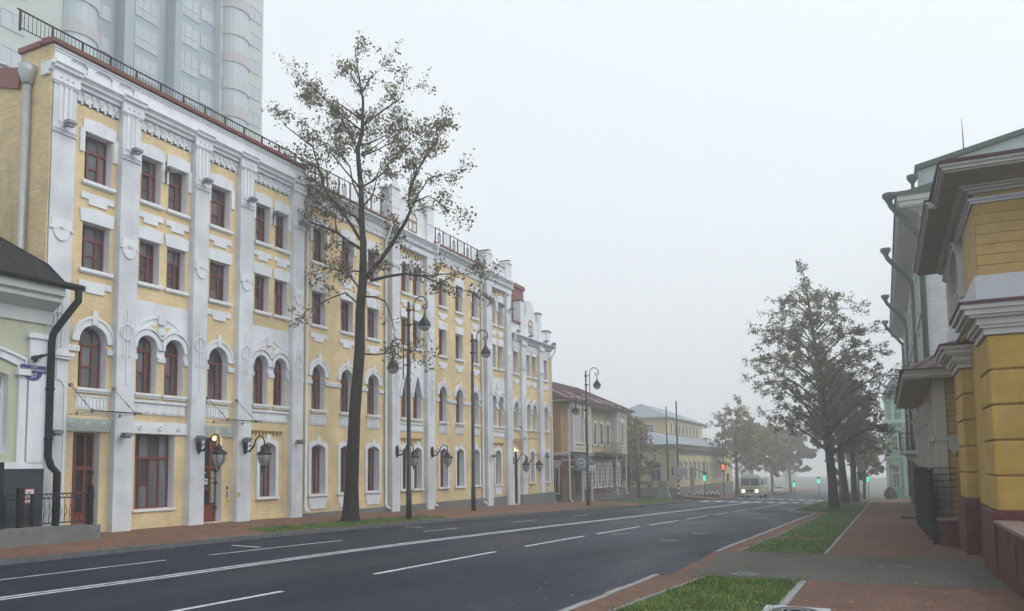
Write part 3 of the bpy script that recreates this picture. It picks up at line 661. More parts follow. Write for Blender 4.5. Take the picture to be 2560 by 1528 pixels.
# door friezes with rosettes
for y0, y1 in ((16.0, 17.7), (18.42, 20.85), (21.53, 23.16)):
    q = MB().box(XW-.02, XW+.07, y0, y1, 3.34, 3.76).build('door_frieze', MT['white' if y1-y0 > 2 else 'frieze_glass_tint'], B); r = MB(); n = 3  # door bays: green cast of the canopy glass put into the frieze colour
    for i in range(n):
        cy_ = y0+(y1-y0)*(i+.5)/n; k = 14
        r.band([(cy_+.035*math.cos(6.283*j/k), 3.56+.035*math.sin(6.283*j/k)) for j in range(k+1)], [(cy_+.085*math.cos(6.283*j/k), 3.56+.085*math.sin(6.283*j/k)) for j in range(k+1)], XW+.06, XW+.11)
    r.build('rosette', MT['white_clean'], q)
# doors
def door(parent, o, x, rd=.34):
    xf = x-rd; f = MB(); zt = 2.16; y0, y1 = o.y0, o.y1
    for a, b in ((y0, y0+.07), (y1-.07, y1)): f.box(xf-.04, xf+.05, a, b, .05, 3.3)
    f.box(xf-.038, xf+.06, y0, y1, zt-.06, zt+.06); f.box(xf-.038, xf+.048, y0, y1, 3.22, 3.29)
    for t in (.3, .68): yy = y0+(y1-y0)*t; f.box(xf-.03, xf+.045, yy-.045, yy+.045, .7, 3.22)
    f.box(xf-.03, xf+.03, y0+.07, y1-.07, .06, .72); f.box(xf, xf+.05, y0+.15, y1-.15, .18, .6); f.box(xf-.025, xf+.04, y0+(y1-y0)*.3, y0+(y1-y0)*.68, 1.3, 1.4)
    d = f.build('door', MT['door_red'], parent)
    for a, b, c_, e in ((0, .3, .72, zt), (.3, .68, .72, 1.35), (.3, .68, 1.35, zt), (.68, 1, .72, zt), (0, .3, zt, 3.22), (.3, .68, zt, 3.22), (.68, 1, zt, 3.22)):
        MB().box(xf-.015, xf-.005, y0+(y1-y0)*a+.01, y0+(y1-y0)*b-.01, c_, e).build('pane', MT['glass_dark'], d)
    h = MB(); [h.box(xf+.03, xf+.12, y1-.14, y1-.02, z, z+.11) for z in (.55, 1.5, 1.95)]; h.build('hinge', MT['iron'], d)
    return d
door(B, DOOR1, XW); d2 = door(B, DOOR2, XW)
# lettering on the second door
def text(s, size, loc, rot, mat, parent, name='lettering', spacing=1, align='CENTER', ext=.002):
    cu = bpy.data.curves.new('t', 'FONT'); cu.body = s; cu.size = size; cu.extrude = ext; cu.align_x = align; cu.align_y = 'CENTER'; cu.space_line = spacing
    o = bpy.data.objects.new('t', cu); COL.objects.link(o); dg = bpy.context.evaluated_depsgraph_get(); me = bpy.data.meshes.new_from_object(o.evaluated_get(dg))
    bpy.data.objects.remove(o); me.name = name; me.materials.clear(); me.materials.append(mat); q = bpy.data.objects.new(name, me); q.location = loc; q.rotation_euler = rot; return link(q, parent)
FACE = (rad(90), 0, rad(90))
M('strip_green', (.42, .52, .42), .6, .1); M('ink', (.02, .05, .03), .6, .1); M('sign_yellow', (.62, .52, .08), .6, .1); M('sign_blue', (.035, .05, .2), .4, .1); M('print_red', (.4, .03, .03), .5, .1)
xs_ = XW-.34+.052
for yy, word in ((21.80, 'АРЕНДА'), (22.44, 'ОФИСОВ')):
    s_ = MB().box(xs_, xs_+.006, yy-.075, yy+.075, .80, 2.02).build('letter_strip', MT['strip_green'], d2)
    for i, ch in enumerate(word): text(ch, .2, (xs_+.009, yy, 1.92-i*.2), FACE, MT['ink'], s_)
p_ = MB().box(xs_-.03, xs_-.02, 22.0, 22.22, 1.5, 1.72).build('notice', MT['sign_white'], d2); text('ОФИСЫ\n3 ЭТАЖ', .05, (xs_-.016, 22.11, 1.62), FACE, MT['ink'], p_)
MB().box(xs_-.03, xs_-.02, 22.0, 22.12, 1.93, 1.98).build('notice', MT['sign_white'], d2)
q = MB().box(XW, XW+.02, 22.86, 22.93, .95, 1.22).build('entry_panel', MT['grey_metal'], B); MB().box(XW, XW+.03, 22.86, 22.93, 1.3, 1.4).build('door_bell', MT['iron'], B)
q = MB().box(XW, XW+.012, 22.84, 22.98, .66, .94).build('yellow_notice', MT['sign_yellow'], B); text('УЛ', .09, (XW+.015, 22.91, .8), FACE, MT['ink'], q)
q = MB().box(XP, XP+.012, 23.2, 23.34, .98, 1.17).build('yellow_notice', MT['sign_yellow'], B); text('П', .12, (XP+.015, 23.27, 1.07), FACE, MT['ink'], q)
# door lamps (lit)
emit('lamp_lit', (1.0, .62, .25), 16); emit('lamp_lit_far', (1.0, .8, .5), 9)
def door_lamp(loc, label, mat):
    t = thing('door_lamp', label, 'lamp', loc); x, y, z = loc
    MB().box(x-.16, x-.04, y-.05, y+.05, z-.02, z+.05).build('bracket', MT['grey_metal'], t); MB().lathe([(.01, -.04), (.045, -.035), (.06, 0), (.04, .025), (.01, .03)], loc, 12).build('bulb', MT[mat], t, True)
    l = bpy.data.lights.new('door_lamp_light', 'POINT'); l.energy = 2.2; l.color = (1, .68, .35); l.shadow_soft_size = .06; lo = bpy.data.objects.new('door_lamp_light', l); lo.location = (x+.13, y, z-.06); link(lo, t)
door_lamp((XW+.02, 22.2, 3.24), 'lit warm lamp above the door with the letter strips', 'lamp_lit')
# downpipes
def downpipe(parent, y, x, ztop, zbot, r=.065, mat='white_clean', kick=.25, funnel=True, off=.12):
    d = MB(); xx = x+off
    pts = [(x+.42, y, ztop), (x+.40, y, ztop-.25), (xx, y, ztop-.75), (xx, y, zbot+.25), (xx+kick*.35, y, zbot+.1), (xx+kick, y, zbot+.04)]
    d.tube(pts, r, 10)
    if funnel: d.lathe([(r, 0), (r*1.2, .05), (r*2.3, .28), (r*2.3, .34)], (x+.42, y, ztop-.05), 12)
    for z in (zbot+1, (zbot+ztop)/2, ztop-1.6): d.tube([(xx, y, z), (xx, y, z+.05)], r*1.25, 10)
    return d.build('downpipe', MT[mat], parent, True)
for y, zb in ((27.35, .1), (33.55, -.05), (38.3, -.15), (44.35, -.3), (48.42, -.45)): downpipe(B, y, XW, 14.7, zb)
d = MB(); d.tube([(-24.0, 15.02, 14.4), (-24.0, 15.0, 8.9), (-23.9, 14.9, 8.75), (-23.75, 14.85, 8.68)], .105, 12); d.lathe([(.11, 0), (.16, .08), (.27, .4), (.27, .62)], (-24.0, 15.0, 14.3), 14); d.build('downpipe', MT['zinc'], B, True)
d = MB(); d.lathe([(.12, 0), (.12, .4), (.2, .42), (.2, .62), (.14, .64), (.14, .72), (.22, .74), (.2, .84), (.02, .92)], (-26.4, 15.6, 15.0), 14); d.build('vent_cap', MT['zinc'], B, True)
# glass canopies on tie rods
M('canopy_glass', (.33, .40, .38), .1, .05); MT['canopy_glass'].node_tree.nodes['Principled BSDF'].inputs['Alpha'].default_value = .35
def canopy(y0, y1, x, z, label):
    t = thing('glass_canopy', label, 'canopy', (x, (y0+y1)/2, z)); MB().prism([(x-.02, z), (x+1.25, z+.07), (x+1.25, z+.09), (x-.02, z+.02)], 'y', y0, y1).build('glass_sheet', MT['canopy_glass'], t)
    for i, yy in enumerate((y0+.12, y1-.12)):
        r = MB(); r.tube([(x, yy, z+.95), (x+1.05, yy, z+.1)], .013, 6); r.tube([(x+.62, yy, z+.45), (x+.8, yy, z+.3)], .024, 6); r.build('tie_rod', MT['canopy_frame'], t)
        f = MB(); f.disc(x-.02, x+.07, yy, z+.95, .06, 10); f.tube([(x+1.05, yy, z+.02), (x+1.05, yy, z+.15)], .035, 8); f.tube([(x+.35, yy, z-.03), (x+.35, yy, z+.1)], .03, 8); f.build('fixing', MT['canopy_frame'], t)
    MB().box(x+1.24, x+1.26, y0, y1, z+.062, z+.096).build('edge_rail', MT['dark_metal'], t)
canopy(15.98, 17.75, XP-.02, 3.82, 'glass canopy over the leftmost red door of the yellow building'); canopy(21.5, 23.2, XP-.02, 3.82, 'glass canopy above the lit door with the letter strips')

# ------------------------------------------------------------------ lower neighbouring building at the far end of the row
F = thing('gabled_building', 'three storey yellow and white brick house with stepped gable and chimney, past the long building', 'building', (-27, 52.3, -.6))
wa = MB(); rv = MB(); fcols = []
FX = XW+.02
def fbay(y0, y1, columns, g):
    up = [W3(a, b) for a, b in columns]+[Op(a, b, 4.76, 6.6, 'arch', 6.6-(b-a)*.5) for a, b in columns]; n = len(columns)
    e = [y0]+[(columns[i][1]+columns[i+1][0])/2 for i in range(n-1)]+[y1]
    for i in range(n): wall_strip(wa, e[i], e[i+1], 3.8, 11.2, FX, [o for o in up if e[i] <= o.y0 and o.y1 <= e[i+1]])
    wall_strip(wa, y0, y1, -1.5, 3.8, FX, [g])
    for o in up+[g]: reveal(rv, o, FX, .36)
    fcols.append((y0, y1, [(o, 3 if o.kind == 'rect' else 2) for o in up]+[(g, 1)]))
FD = Op(49.05, 49.65, -.5, 3.1)
fbay(48.36, 50.3, [(49.3, 50.02)], FD); fbay(51.05, 53.5, [(51.4, 52.1), (52.5, 53.2)], W1(51.9, 52.6)); fbay(54.25, 56.0, [(54.6, 55.35)], W1(54.6, 55.4))
wa.box(-38, FX-.5, 48.4, 55.98, -2, 11.4); wa.add([(FX, 56, -2), (-38, 56, -2), (-38, 56, 11.4), (FX, 56, 11.4)], [(0, 1, 2, 3)])
wa.build('front_wall', MT['brick_front'], F); rv.build('window_reveal', MT['white'], F)
for (y0, y1, ops) in fcols: dress(F, y0, y1, [q for q in ops if q[0] is not FD], 'F', FX)
f = MB(); f.box(FX-.3, FX-.2, 49.07, 49.63, -.55, 2.4); f.box(FX-.22, FX-.17, 49.12, 49.58, .1, .9); f.box(FX-.22, FX-.17, 49.12, 49.58, 1.1, 2.2); dd_ = f.build('door', MT['door_red'], F)
MB().box(FX-.3, FX-.24, 49.07, 49.63, 2.4, 3.08).build('fanlight', MT['glass_dark'], dd_); f = MB(); f.box(FX-.3, FX+.1, 49.65, 49.95, -1, 3.3); f.box(FX-.3, FX+.1, 48.8, 49.05, -1, 3.3); f.build('door_surround', MT['white'], F)
for a, b in ((50.3, 51.05), (53.5, 54.25)):
    p = MB().box(FX-.3, FX+.2, a, b, -1.5, 11.3).build('pilaster', MT['white_brick'], F); o = MB(); x = FX+.2; ym = (a+b)/2
    o.box(x-.02, x+.09, a-.06, b+.06, 10.75, 11.0); [o.box(x-.02, x+.05, a-.02, b+.02, z, z+.05) for z in (9.0, 9.1)]; [o.box(x-.01, x+.03, ym+dy-.02, ym+dy+.02, 5.2, 7.1) for dy in (-.13, 0, .13)]; o.build('capital', MT['white'], p)
q = MB(); q.box(FX-.05, FX+.06, 48.36, 56.02, 10.55, 10.9); n = 40
for i in range(n): q.box(FX, FX+.07, 48.4+i*.19, 48.4+i*.19+.1, 10.42, 10.56)
q.build('frieze', MT['white'], F); q = MB(); cornice(48.36, 56.12, FX+.05, q, 11.0, 11.45, .4); q.build('cornice', MT['white'], F)
q = MB(); q.box(FX-.4, FX-.02, 48.4, 56.0, 11.4, 12.3); [q.box(FX-.5, FX+.08, a, b, 11.4, z) for a, b, z in ((50.4, 51.0, 14.0), (53.6, 54.2, 13.6), (55.3, 56.05, 12.5))]
g_ = [(51.0, 11.4), (53.6, 11.4), (53.6, 12.9), (53.3, 13.0), (52.9, 13.9), (52.55, 14.3), (52.05, 14.3), (51.7, 13.9), (51.3, 13.0), (51.0, 12.9)]; q.prism(g_, 'x', FX-.4, FX); q.build('parapet_gable', MT['white'], F)
q = MB(); [q.box(FX-.55, FX+.12, a-.05, b+.05, z, z+.1) for a, b, z in ((50.4, 51.0, 14.0), (53.6, 54.2, 13.6), (55.3, 56.05, 12.5), (48.4, 50.35, 12.3))]; q.build('coping', MT['coping'], F)
window(F, Op(51.95, 52.65, 11.9, 12.9, 'arch', 12.5), FX+.22, .24, 'bracket_brown', 'glass_dark', panes=False, cols=2, split=False)
q = MB(); q.box(-24.6, -23.9, 50.5, 52.6, 12, 15.2); q.box(-24.7, -23.8, 50.4, 52.7, 15.2, 15.5); q.build('chimney', MT['coping'], F)
q = MB(); q.box(-38, FX-.4, 48.4, 56, 11.4, 11.8); q.build('roof', MT['red_roof'], F); q = MB().box(FX-.1, FX+.28, 49.96, 56.03, -2, .1).build('plinth', MT['plinth_grey'], F)
downpipe(F, 48.75, FX, 11.2, -.6); downpipe(F, 56.02, FX, 11.2, -.75, off=.06); door_lamp((FX+.03, 49.35, 3.25), 'lit lamp over the narrow door of the gabled house', 'lamp_lit_far')
canopy(48.5, 50.3, FX+.05, 3.9, 'glass canopy above the narrow door of the gabled house')
MB().box(XW-.30, XW-.29, 41.25, 41.42, 1.5, 2.05)
emit('neon_green', (.02, .6, .3), 2.2)
t = thing('neon_sign', 'small glowing green sign behind a ground floor window of the long building', 'sign', (XW-.28, 41.3, 1.5)); q = MB(); q.tube([(XW-.27, 41.22, 2.1), (XW-.27, 41.32, 1.9), (XW-.27, 41.42, 2.1)], .03, 6); q.tube([(XW-.27, 41.32, 1.9), (XW-.27, 41.32, 1.5)], .05, 6); q.build('tube', MT['neon_green'], t)
# ------------------------------------------------------------------ bracket lanterns on the pilasters
def lantern():
    t = thing('wall_lantern', '', 'lantern'); b = MB()
    b.lathe([(.02, -.3), (.06, -.2), (.1, 0), (.09, .2), (.05, .3), (.02, .34)], (.06, 0, 0), 10)
    b.tube([(.1, 0, -.12), (.3, 0, -.2), (.42, 0, -.02), (.3, 0, .08), (.24, 0, 0)], .022, 6); b.tube([(.1, 0, -.2), (.3, 0, -.16), (.5, 0, .02), (.62, 0, .3), (.8, 0, .42), (.98, 0, .36), (1.05, 0, .2), (1.05, 0, 0)], [.04, .04, .035, .03, .03, .03, .026, .024], 8); b.build('bracket', MT['lamp_iron'], t, True)
    h = MB(); h.lathe([(.03, .06), (.05, 0), (.12, -.05), (.11, -.12), (.17, -.18), (.29, -.26), (.30, -.31), (.26, -.33)], (1.05, 0, 0), 12); h.build('hood', MT['lamp_iron'], t, True)
    g = MB(); g.lathe([(.25, -.33), (.24, -.45), (.2, -.62), (.12, -.74), (.05, -.78)], (1.05, 0, 0), 12); g.build('globe', MT['lamp_glass'], t, True)
    c = MB(); [c.tube([(1.05+.255*math.cos(a), .255*math.sin(a), -.32), (1.05+.245*math.cos(a), .245*math.sin(a), -.45), (1.05+.2*math.cos(a), .2*math.sin(a), -.63), (1.05, 0, -.8)], .014, 4) for a in [i*math.pi/3 for i in range(6)]]; c.lathe([(.05, -.76), (.06, -.8), (.02, -.86), (.015, -.95)], (1.05, 0, 0), 8); c.build('cage', MT['lamp_iron'], t); return t
L0 = lantern()
LP = [(XP, 21.2, 2.95, 'ornate black wall lantern on the pilaster left of the lit door'), (XP, 23.53, 2.95, 'ornate black wall lantern on the pilaster right of the lit door'), (XP+.1, 34.15, 2.9, 'black wall lantern partly behind the nearest street lamp post'),
      (XP+.1, 37.64, 2.9, 'black wall lantern next to the downpipe, right of the nearest street lamp'), (FX+.05, 48.75, 2.5, 'black wall lantern beside the narrow lit door of the gabled house'), (FX+.2, 50.7, 2.5, 'black wall lantern on the gabled house, right of its door')]
for i, (x, y, z, lb) in enumerate(LP):
    o = L0 if i == 0 else copy_tree(L0); o.location = (x, y, z); tag(o, lb, 'lantern', 'bracket lanterns on the yellow facade')
# floodlights
def flood():
    t = thing('floodlight', '', 'floodlight'); b = MB(); b.box(0, .12, -.05, .05, -.04, .04); b.tube([(.1, 0, 0), (.3, 0, .04)], .03, 6); b.build('bracket', MT['grey_metal'], t)
    b = MB(); b.prism([(.16, -.03), (.40, -.01), (.40, .07), (.17, .09)], 'y', -.15, .15); b.box(.18, .36, -.1, .1, -.09, -.03); b.build('housing', MT['grey_metal'], t); b = MB(); b.box(.18, .38, -.13, .13, .085, .095); b.build('lens', MT['grey_metal'], t); return t
F0 = flood(); FP = []
nm = ['first', 'second', 'third', 'fourth', 'fifth']
for i, (a, b, x, k) in enumerate(PIL[:5]):
    FP.append((x, (a+b)/2, 13.0, f'small floodlight high on the {nm[i]} pilaster from the left'))
    if i in (0, 1, 2, 3, 4): FP.append((x, (a+b)/2-.1, 3.22, f'small floodlight low on the {nm[i]} pilaster, above street level'))
for y, w_ in ((19.66, 'second'), (25.23, 'fourth')): FP.append((XW+.04, y, 12.95, f'floodlight between the paired top windows of the {w_} bay'))
for y, z, w_ in ((45.0, 12.9, 'left pilaster of the crenellated bay'), (48.0, 12.9, 'right pilaster of the crenellated bay'), (46.52, 12.8, 'wall between the crenellated bay windows')): FP.append((XP+.08, y, z, f'floodlight on the {w_}'))
for y, w_ in ((48.9, 'left end'), (51.2, 'middle'), (54.0, 'right of centre'), (55.5, 'right end')): FP.append((FX+.3, y, 11.5, f'floodlight on the cornice of the gabled house, {w_}'))
for y, w_ in ((45.0, 'crenellated bay'), (53.9, 'gabled house')): FP.append((XP+.1, y, 2.75, f'floodlight low on the pilaster of the {w_}'))
for i, (x, y, z, lb) in enumerate(FP):
    o = F0 if i == 0 else copy_tree(F0); o.location = (x, y, z); tag(o, lb, 'floodlight', 'facade floodlights')
# ------------------------------------------------------------------ pale green house at the left edge
G = thing('green_house', 'pale green house with white trim and black metal roof at the left edge', 'house', (-25, 10, 0)); NX = -22.78
M('pale_green', (.47, .49, .37), .85, .08, 2, .2, 40, stain=.12); M('slate_plinth', (.035, .045, .055), .6, .15, 3); M('black_roof', (.008, .008, .010), .6, .3, 3, .2, 14, spec=.25); M('eave_grey', (.36, .37, .37), .7, .1); M('eave_white', (.55, .57, .57), .7, .06)
w_ = MB(); wo = Op(10.6, 14.03, 2.6, 5.15, 'seg', 4.85); wall_strip(w_, 4, 15.1, 2.2, 7.2, NX, [wo]); w_.box(-32, NX-.4, 4, 15.08, -.2, 7.2); w_.add([(NX, 15.1, 0), (-32, 15.1, 0), (-32, 15.1, 7.2), (NX, 15.1, 7.2)], [(3, 2, 1, 0)]); w_.build('wall', MT['pale_green'], G)
r_ = MB(); reveal(r_, wo, NX, .3); r_.build('window_reveal', MT['white'], G); window(G, wo, NX, .28, 'white_clean', 'glass_dark', 4.4, 4)
MB().box(-31, NX+.06, 3.9, 15.14, -.2, 2.14).build('plinth', MT['slate_plinth'], G)
q = MB(); q.box(NX-.1, NX+.1, 3.9, 15.16, 2.14, 2.32); q.box(NX-.1, NX+.1, 14.57, 15.12, 2.3, 6.15); q.box(NX-.1, NX+.16, 14.5, 15.18, 6.02, 6.17); q.box(NX-.1, NX+.07, 14.3, 14.53, 2.3, 5.0); q.box(NX-.1, NX+.17, 14.2, 14.58, 4.88, 5.06); q.build('corner_pilaster', MT['white'], G)
q = MB(); seg_surround(q, Op(10.45, 14.25, 5.0, 5.55, 'seg', 5.15), .17, NX-.05, NX+.07); seg_surround(q, Op(10.25, 14.43, 5.0, 5.74, 'seg', 5.32), .06, NX-.05, NX+.12); q.build('window_hood', MT['white'], G)
q = MB(); q.prism([(NX, 6.5), (NX+.06, 6.5), (NX+.06, 6.9), (NX+.5, 7.15), (NX+.5, 7.28), (NX+.62, 7.34), (NX+.62, 7.62), (NX, 7.62)], 'y', 3.5, 15.25); q.build('cornice', MT['eave_white'], G)
q = MB(); q.tube([(NX+.72, 3.5, 7.66), (NX+.72, 15.75, 7.66)], .1, 10); q.box(NX+.4, NX+.74, 3.5, 15.7, 7.62, 7.74); q.build('gutter', MT['black_roof'], G)
q = MB(); E1 = [(NX+.6, 3.5, 7.7), (NX+.6, 15.3, 7.7), (NX-.02, 15.1, 8.35), (NX-.75, 13.4, 9.25), (NX-.75, 3.5, 9.25)]; q.add(E1+[(-32, 15.1, 8.35), (-32, 13.4, 11.5), (-32, 3.5, 11.5), (-32, 15.3, 7.7)], [(0, 1, 2, 3, 4), (1, 8, 5, 2), (2, 5, 6, 3), (4, 3, 6, 7)]); y = 4
while y < 15.1:
    f_ = min(1, max(0, (15.1-y)/1.7)); q.tube([(NX+.6, y, 7.72), (NX-.02-.73*f_, y, 8.37+.9*f_)], .022, 4, False); y += .55
q.tube([E1[1], E1[2], E1[3], E1[4]], .035, 5); q.build('roof', MT['black_roof'], G)
q = MB(); q.tube([(NX+.72, 15.6, 7.6), (NX+.72, 15.6, 7.25), (NX+.60, 15.45, 6.95), (NX+.22, 15.22, 6.3), (NX+.16, 15.18, 6.1), (NX+.16, 15.18, 2.5), (NX+.24, 15.24, 2.2), (NX+.26, 15.42, 2.0), (NX+.26, 15.42, .15), (NX+.45, 15.5, .05)], .105, 12); [q.tube([(NX+.16, 15.18, z), (NX+.16, 15.18, z+.08)], .125, 12) for z in (3, 4.5)]; q.build('downpipe', MT['black_roof'], G, True)
s_ = MB(); s_.box(NX+.1, NX+.125, 14.3, 15.06, 4.98, 5.2); k = 14; s_.prism([(14.68+.26*math.cos(math.pi+math.pi*i/k), 4.99+.24*math.sin(math.pi+math.pi*i/k)) for i in range(k+1)], 'x', NX+.1, NX+.125)
t = thing('street_sign', 'blue house number plate reading 37 on the pale green house', 'sign', (NX+.1, 14.68, 4.9)); o = s_.build('plate', MT['sign_blue'], t)
text('улица', .07, (NX+.13, 14.68, 5.155), FACE, MT['sign_white'], o); text('ПУШКИНСКАЯ', .098, (NX+.13, 14.68, 5.06), FACE, MT['sign_white'], o); text('37', .2, (NX+.13, 14.68, 4.88), FACE, MT['sign_white'], o)
t = thing('wall_spotlight', 'small dark spotlight above the blue number plate', 'spotlight', (NX+.1, 14.7, 5.3)); q = MB(); q.box(NX+.1, NX+.2, 14.66, 14.74, 5.3, 5.36); q.build('arm', MT['dark_metal'], t); q = MB(); [q.box(NX+.16, NX+.42, 14.56+i*.1, 14.62+i*.1, 5.34+.05*i, 5.46+.03*i) for i in range(4)]; q.build('fin', MT['dark_metal'], t)
t = thing('red_notice', 'white notice with red border on the dark plinth of the green house', 'notice', (NX+.07, 14.72, 1.3)); o = MB().box(NX+.06, NX+.075, 14.58, 14.86, 1.12, 1.56).build('board', MT['print_red'], t); o2 = MB().box(NX+.076, NX+.08, 14.6, 14.84, 1.15, 1.53).build('sheet', MT['sign_white'], t); text('РГ', .13, (NX+.083, 14.72, 1.42), FACE, MT['ink'], o2); text('аренда\n1', .07, (NX+.083, 14.72, 1.28), FACE, MT['ink'], o2)
# access ramp with black railing
t = thing('ramp', 'grey concrete ramp base with black iron railing in front of the green house', 'ramp', (-22.2, 13, 0)); q = MB(); q.prism([(8, .5), (14.2, .48), (16.35, .42), (16.35, -.2), (8, -.2)], 'x', -22.3, -21.75); q.build('base', MT['plinth_grey'], t)
pm = MB().box(-.04, .04, -.04, .04, 0, 1.0).mesh('post', MT['iron'])
for y in (8.6, 11.2, 13.55, 14.35, 15.1, 16.2): inst('post', pm, (-22.0, y, .42), t)
pm = MB().box(-.11, .11, -.11, .11, 0, 1.9).mesh('gate_post', MT['iron']); inst('gate_post', pm, (-22.0, 13.35, .42), t); pm = MB().box(-.07, .07, -.07, .07, 0, 1.18).mesh('thick_post', MT['iron']); inst('thick_post', pm, (-22.0, 14.0, .42), t); inst('thick_post', pm, (-22.0, 16.15, .4), t)
q = MB(); [q.tube([(-22, 8.2, z), (-22, 16.3, z)], .022, 6) for z in (1.4, 1.28, .55)]; y = 8.3
while y < 16.2: q.tube([(-22, y, .55), (-22, y, 1.28)], .011, 4, False); q.tube([(-22, y, .7), (-22, y+.08, .9), (-22, y, 1.1)], .009, 4, False); y += .16
while y > 14.1: q.tube([(-22, y, 1.28), (-22, y-.12, 1.4)], .01, 4, False); y -= .12
q.build('balusters', MT['iron'], t, kind='stuff')
# ------------------------------------------------------------------ residential tower in the fog behind
TW = thing('apartment_tower', 'tall pale residential tower fading into fog behind the yellow building', 'tower', (-66, 45, -1))
M('tower_beige_hazed', (.44, .48, .47), .9, .04, .3); M('tower_blue_hazed', (.29, .36, .41), .9, .04, .3); M('tower_pink_hazed', (.42, .41, .42), .9, .04, .3); M('tower_white', (.43, .48, .50), .8, .04); glassm('tower_glass_hazed', (.33, .40, .44), (.42, .49, .52), .4)  # part of the fog's fading is put into these pale, low-contrast tower colours
TX = -60; FH = 2.95
MB().box(TX-16, TX, 24, 40.2, -1, 72).build('beige_wing', MT['tower_beige_hazed'], TW); MB().box(TX-15, TX-1.2, 40.2, 57.5, -1, 72).build('blue_wing', MT['tower_blue_hazed'], TW)
MB().box(TX-15, TX-.3, 57.5, 63.6, -1, 72).build('pink_wing', MT['tower_beige_hazed'], TW); wn = MB().box(TX-1.1, TX+.05, 46.0, 47.0, -1, 72); wn.box(TX-1.1, TX+.05, 51.5, 52.3, -1, 72); wn.build('rib', MT['tower_blue_hazed'], TW)
wmA = MB(); wmA.box(-.12, .04, -.9, .9, 0, 1.5); wmF = MB(); [wmF.box(-.1, .08, y-.05, y+.05, 0, 1.5) for y in (-.88, 0, .88)]; [wmF.box(-.1, .08, -.9, .9, z-.05, z+.05) for z in (.04, 1.46)]
mg, mf = wmA.mesh('pane', MT['tower_glass_hazed']), wmF.mesh('window', MT['tower_white'])
wmB = MB(); wmB.box(-.12, .04, -1.3, 1.3, 0, 2.3); wmC = MB(); [wmC.box(-.1, .08, y-.06, y+.06, 0, 2.3) for y in (-1.25, -.45, .45, 1.25)]; [wmC.box(-.1, .08, -1.3, 1.3, z-.06, z+.06) for z in (.05, .9, 2.25)]
mgB, mfB = wmB.mesh('pane', MT['tower_glass_hazed']), wmC.mesh('loggia_window', MT['tower_white'])
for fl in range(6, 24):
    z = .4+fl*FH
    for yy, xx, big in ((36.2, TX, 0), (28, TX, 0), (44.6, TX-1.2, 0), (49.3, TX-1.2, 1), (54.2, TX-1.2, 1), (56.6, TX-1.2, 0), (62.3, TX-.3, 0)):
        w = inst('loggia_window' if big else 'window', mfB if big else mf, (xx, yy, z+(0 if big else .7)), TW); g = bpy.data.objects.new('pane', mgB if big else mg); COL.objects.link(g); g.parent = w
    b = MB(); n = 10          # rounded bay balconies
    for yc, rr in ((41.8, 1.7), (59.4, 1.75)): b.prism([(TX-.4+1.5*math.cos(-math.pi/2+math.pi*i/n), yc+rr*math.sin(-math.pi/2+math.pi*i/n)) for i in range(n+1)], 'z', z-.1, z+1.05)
    b.build('bay_balcony', MT['tower_pink_hazed'] if fl % 2 else MT['tower_beige_hazed'], TW); b = MB()
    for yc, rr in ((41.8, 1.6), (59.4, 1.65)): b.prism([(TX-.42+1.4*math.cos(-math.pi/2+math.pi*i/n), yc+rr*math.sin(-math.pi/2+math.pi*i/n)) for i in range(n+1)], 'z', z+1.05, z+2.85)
    b.build('bay_glazing', MT['tower_glass_hazed'], TW)
# ------------------------------------------------------------------ two storey timber house
H_ = thing('timber_house', 'two storey house with yellow boarded upper floor, brown ground floor and red roof', 'house', (-26, 67, -1)); HX = -23.55
boards('siding_yellow', (.50, .33, .14), 2, .16); boards('siding_pale', (.52, .44, .29), 2, .16); M('timber_roof', (.105, .038, .042), .5, .2, 1.2); boards('logs_brown', (.15, .062, .042), 2, .22, .45); M('trim_white', (.66, .66, .64), .7, .08)
w_ = MB(); w_.box(-34, HX, 59.9, 75, 3.05, 7.4); w_.build('upper_wall', MT['siding_pale'], H_); MB().box(-34, HX-.01, 58.9, 59.9, 3.05, 7.3).build('side_wall', MT['siding_yellow'], H_)
MB().box(-34, HX, 58.9, 75, -1.4, 2.95).build('lower_wall', MT['logs_brown'], H_); MB().box(-33.9, HX+.08, 58.8, 75.1, -2, -.45).build('plinth', MT['plinth_grey'], H_)
q = MB(); q.box(-34, HX+.12, 58.8, 75.1, 2.95, 3.12); q.box(-34, HX+.2, 58.8, 75.15, 3.12, 3.2); q.box(HX, HX+.06, 58.9, 75, 2.55, 2.62); q.build('string_course', MT['trim_white'], H_)
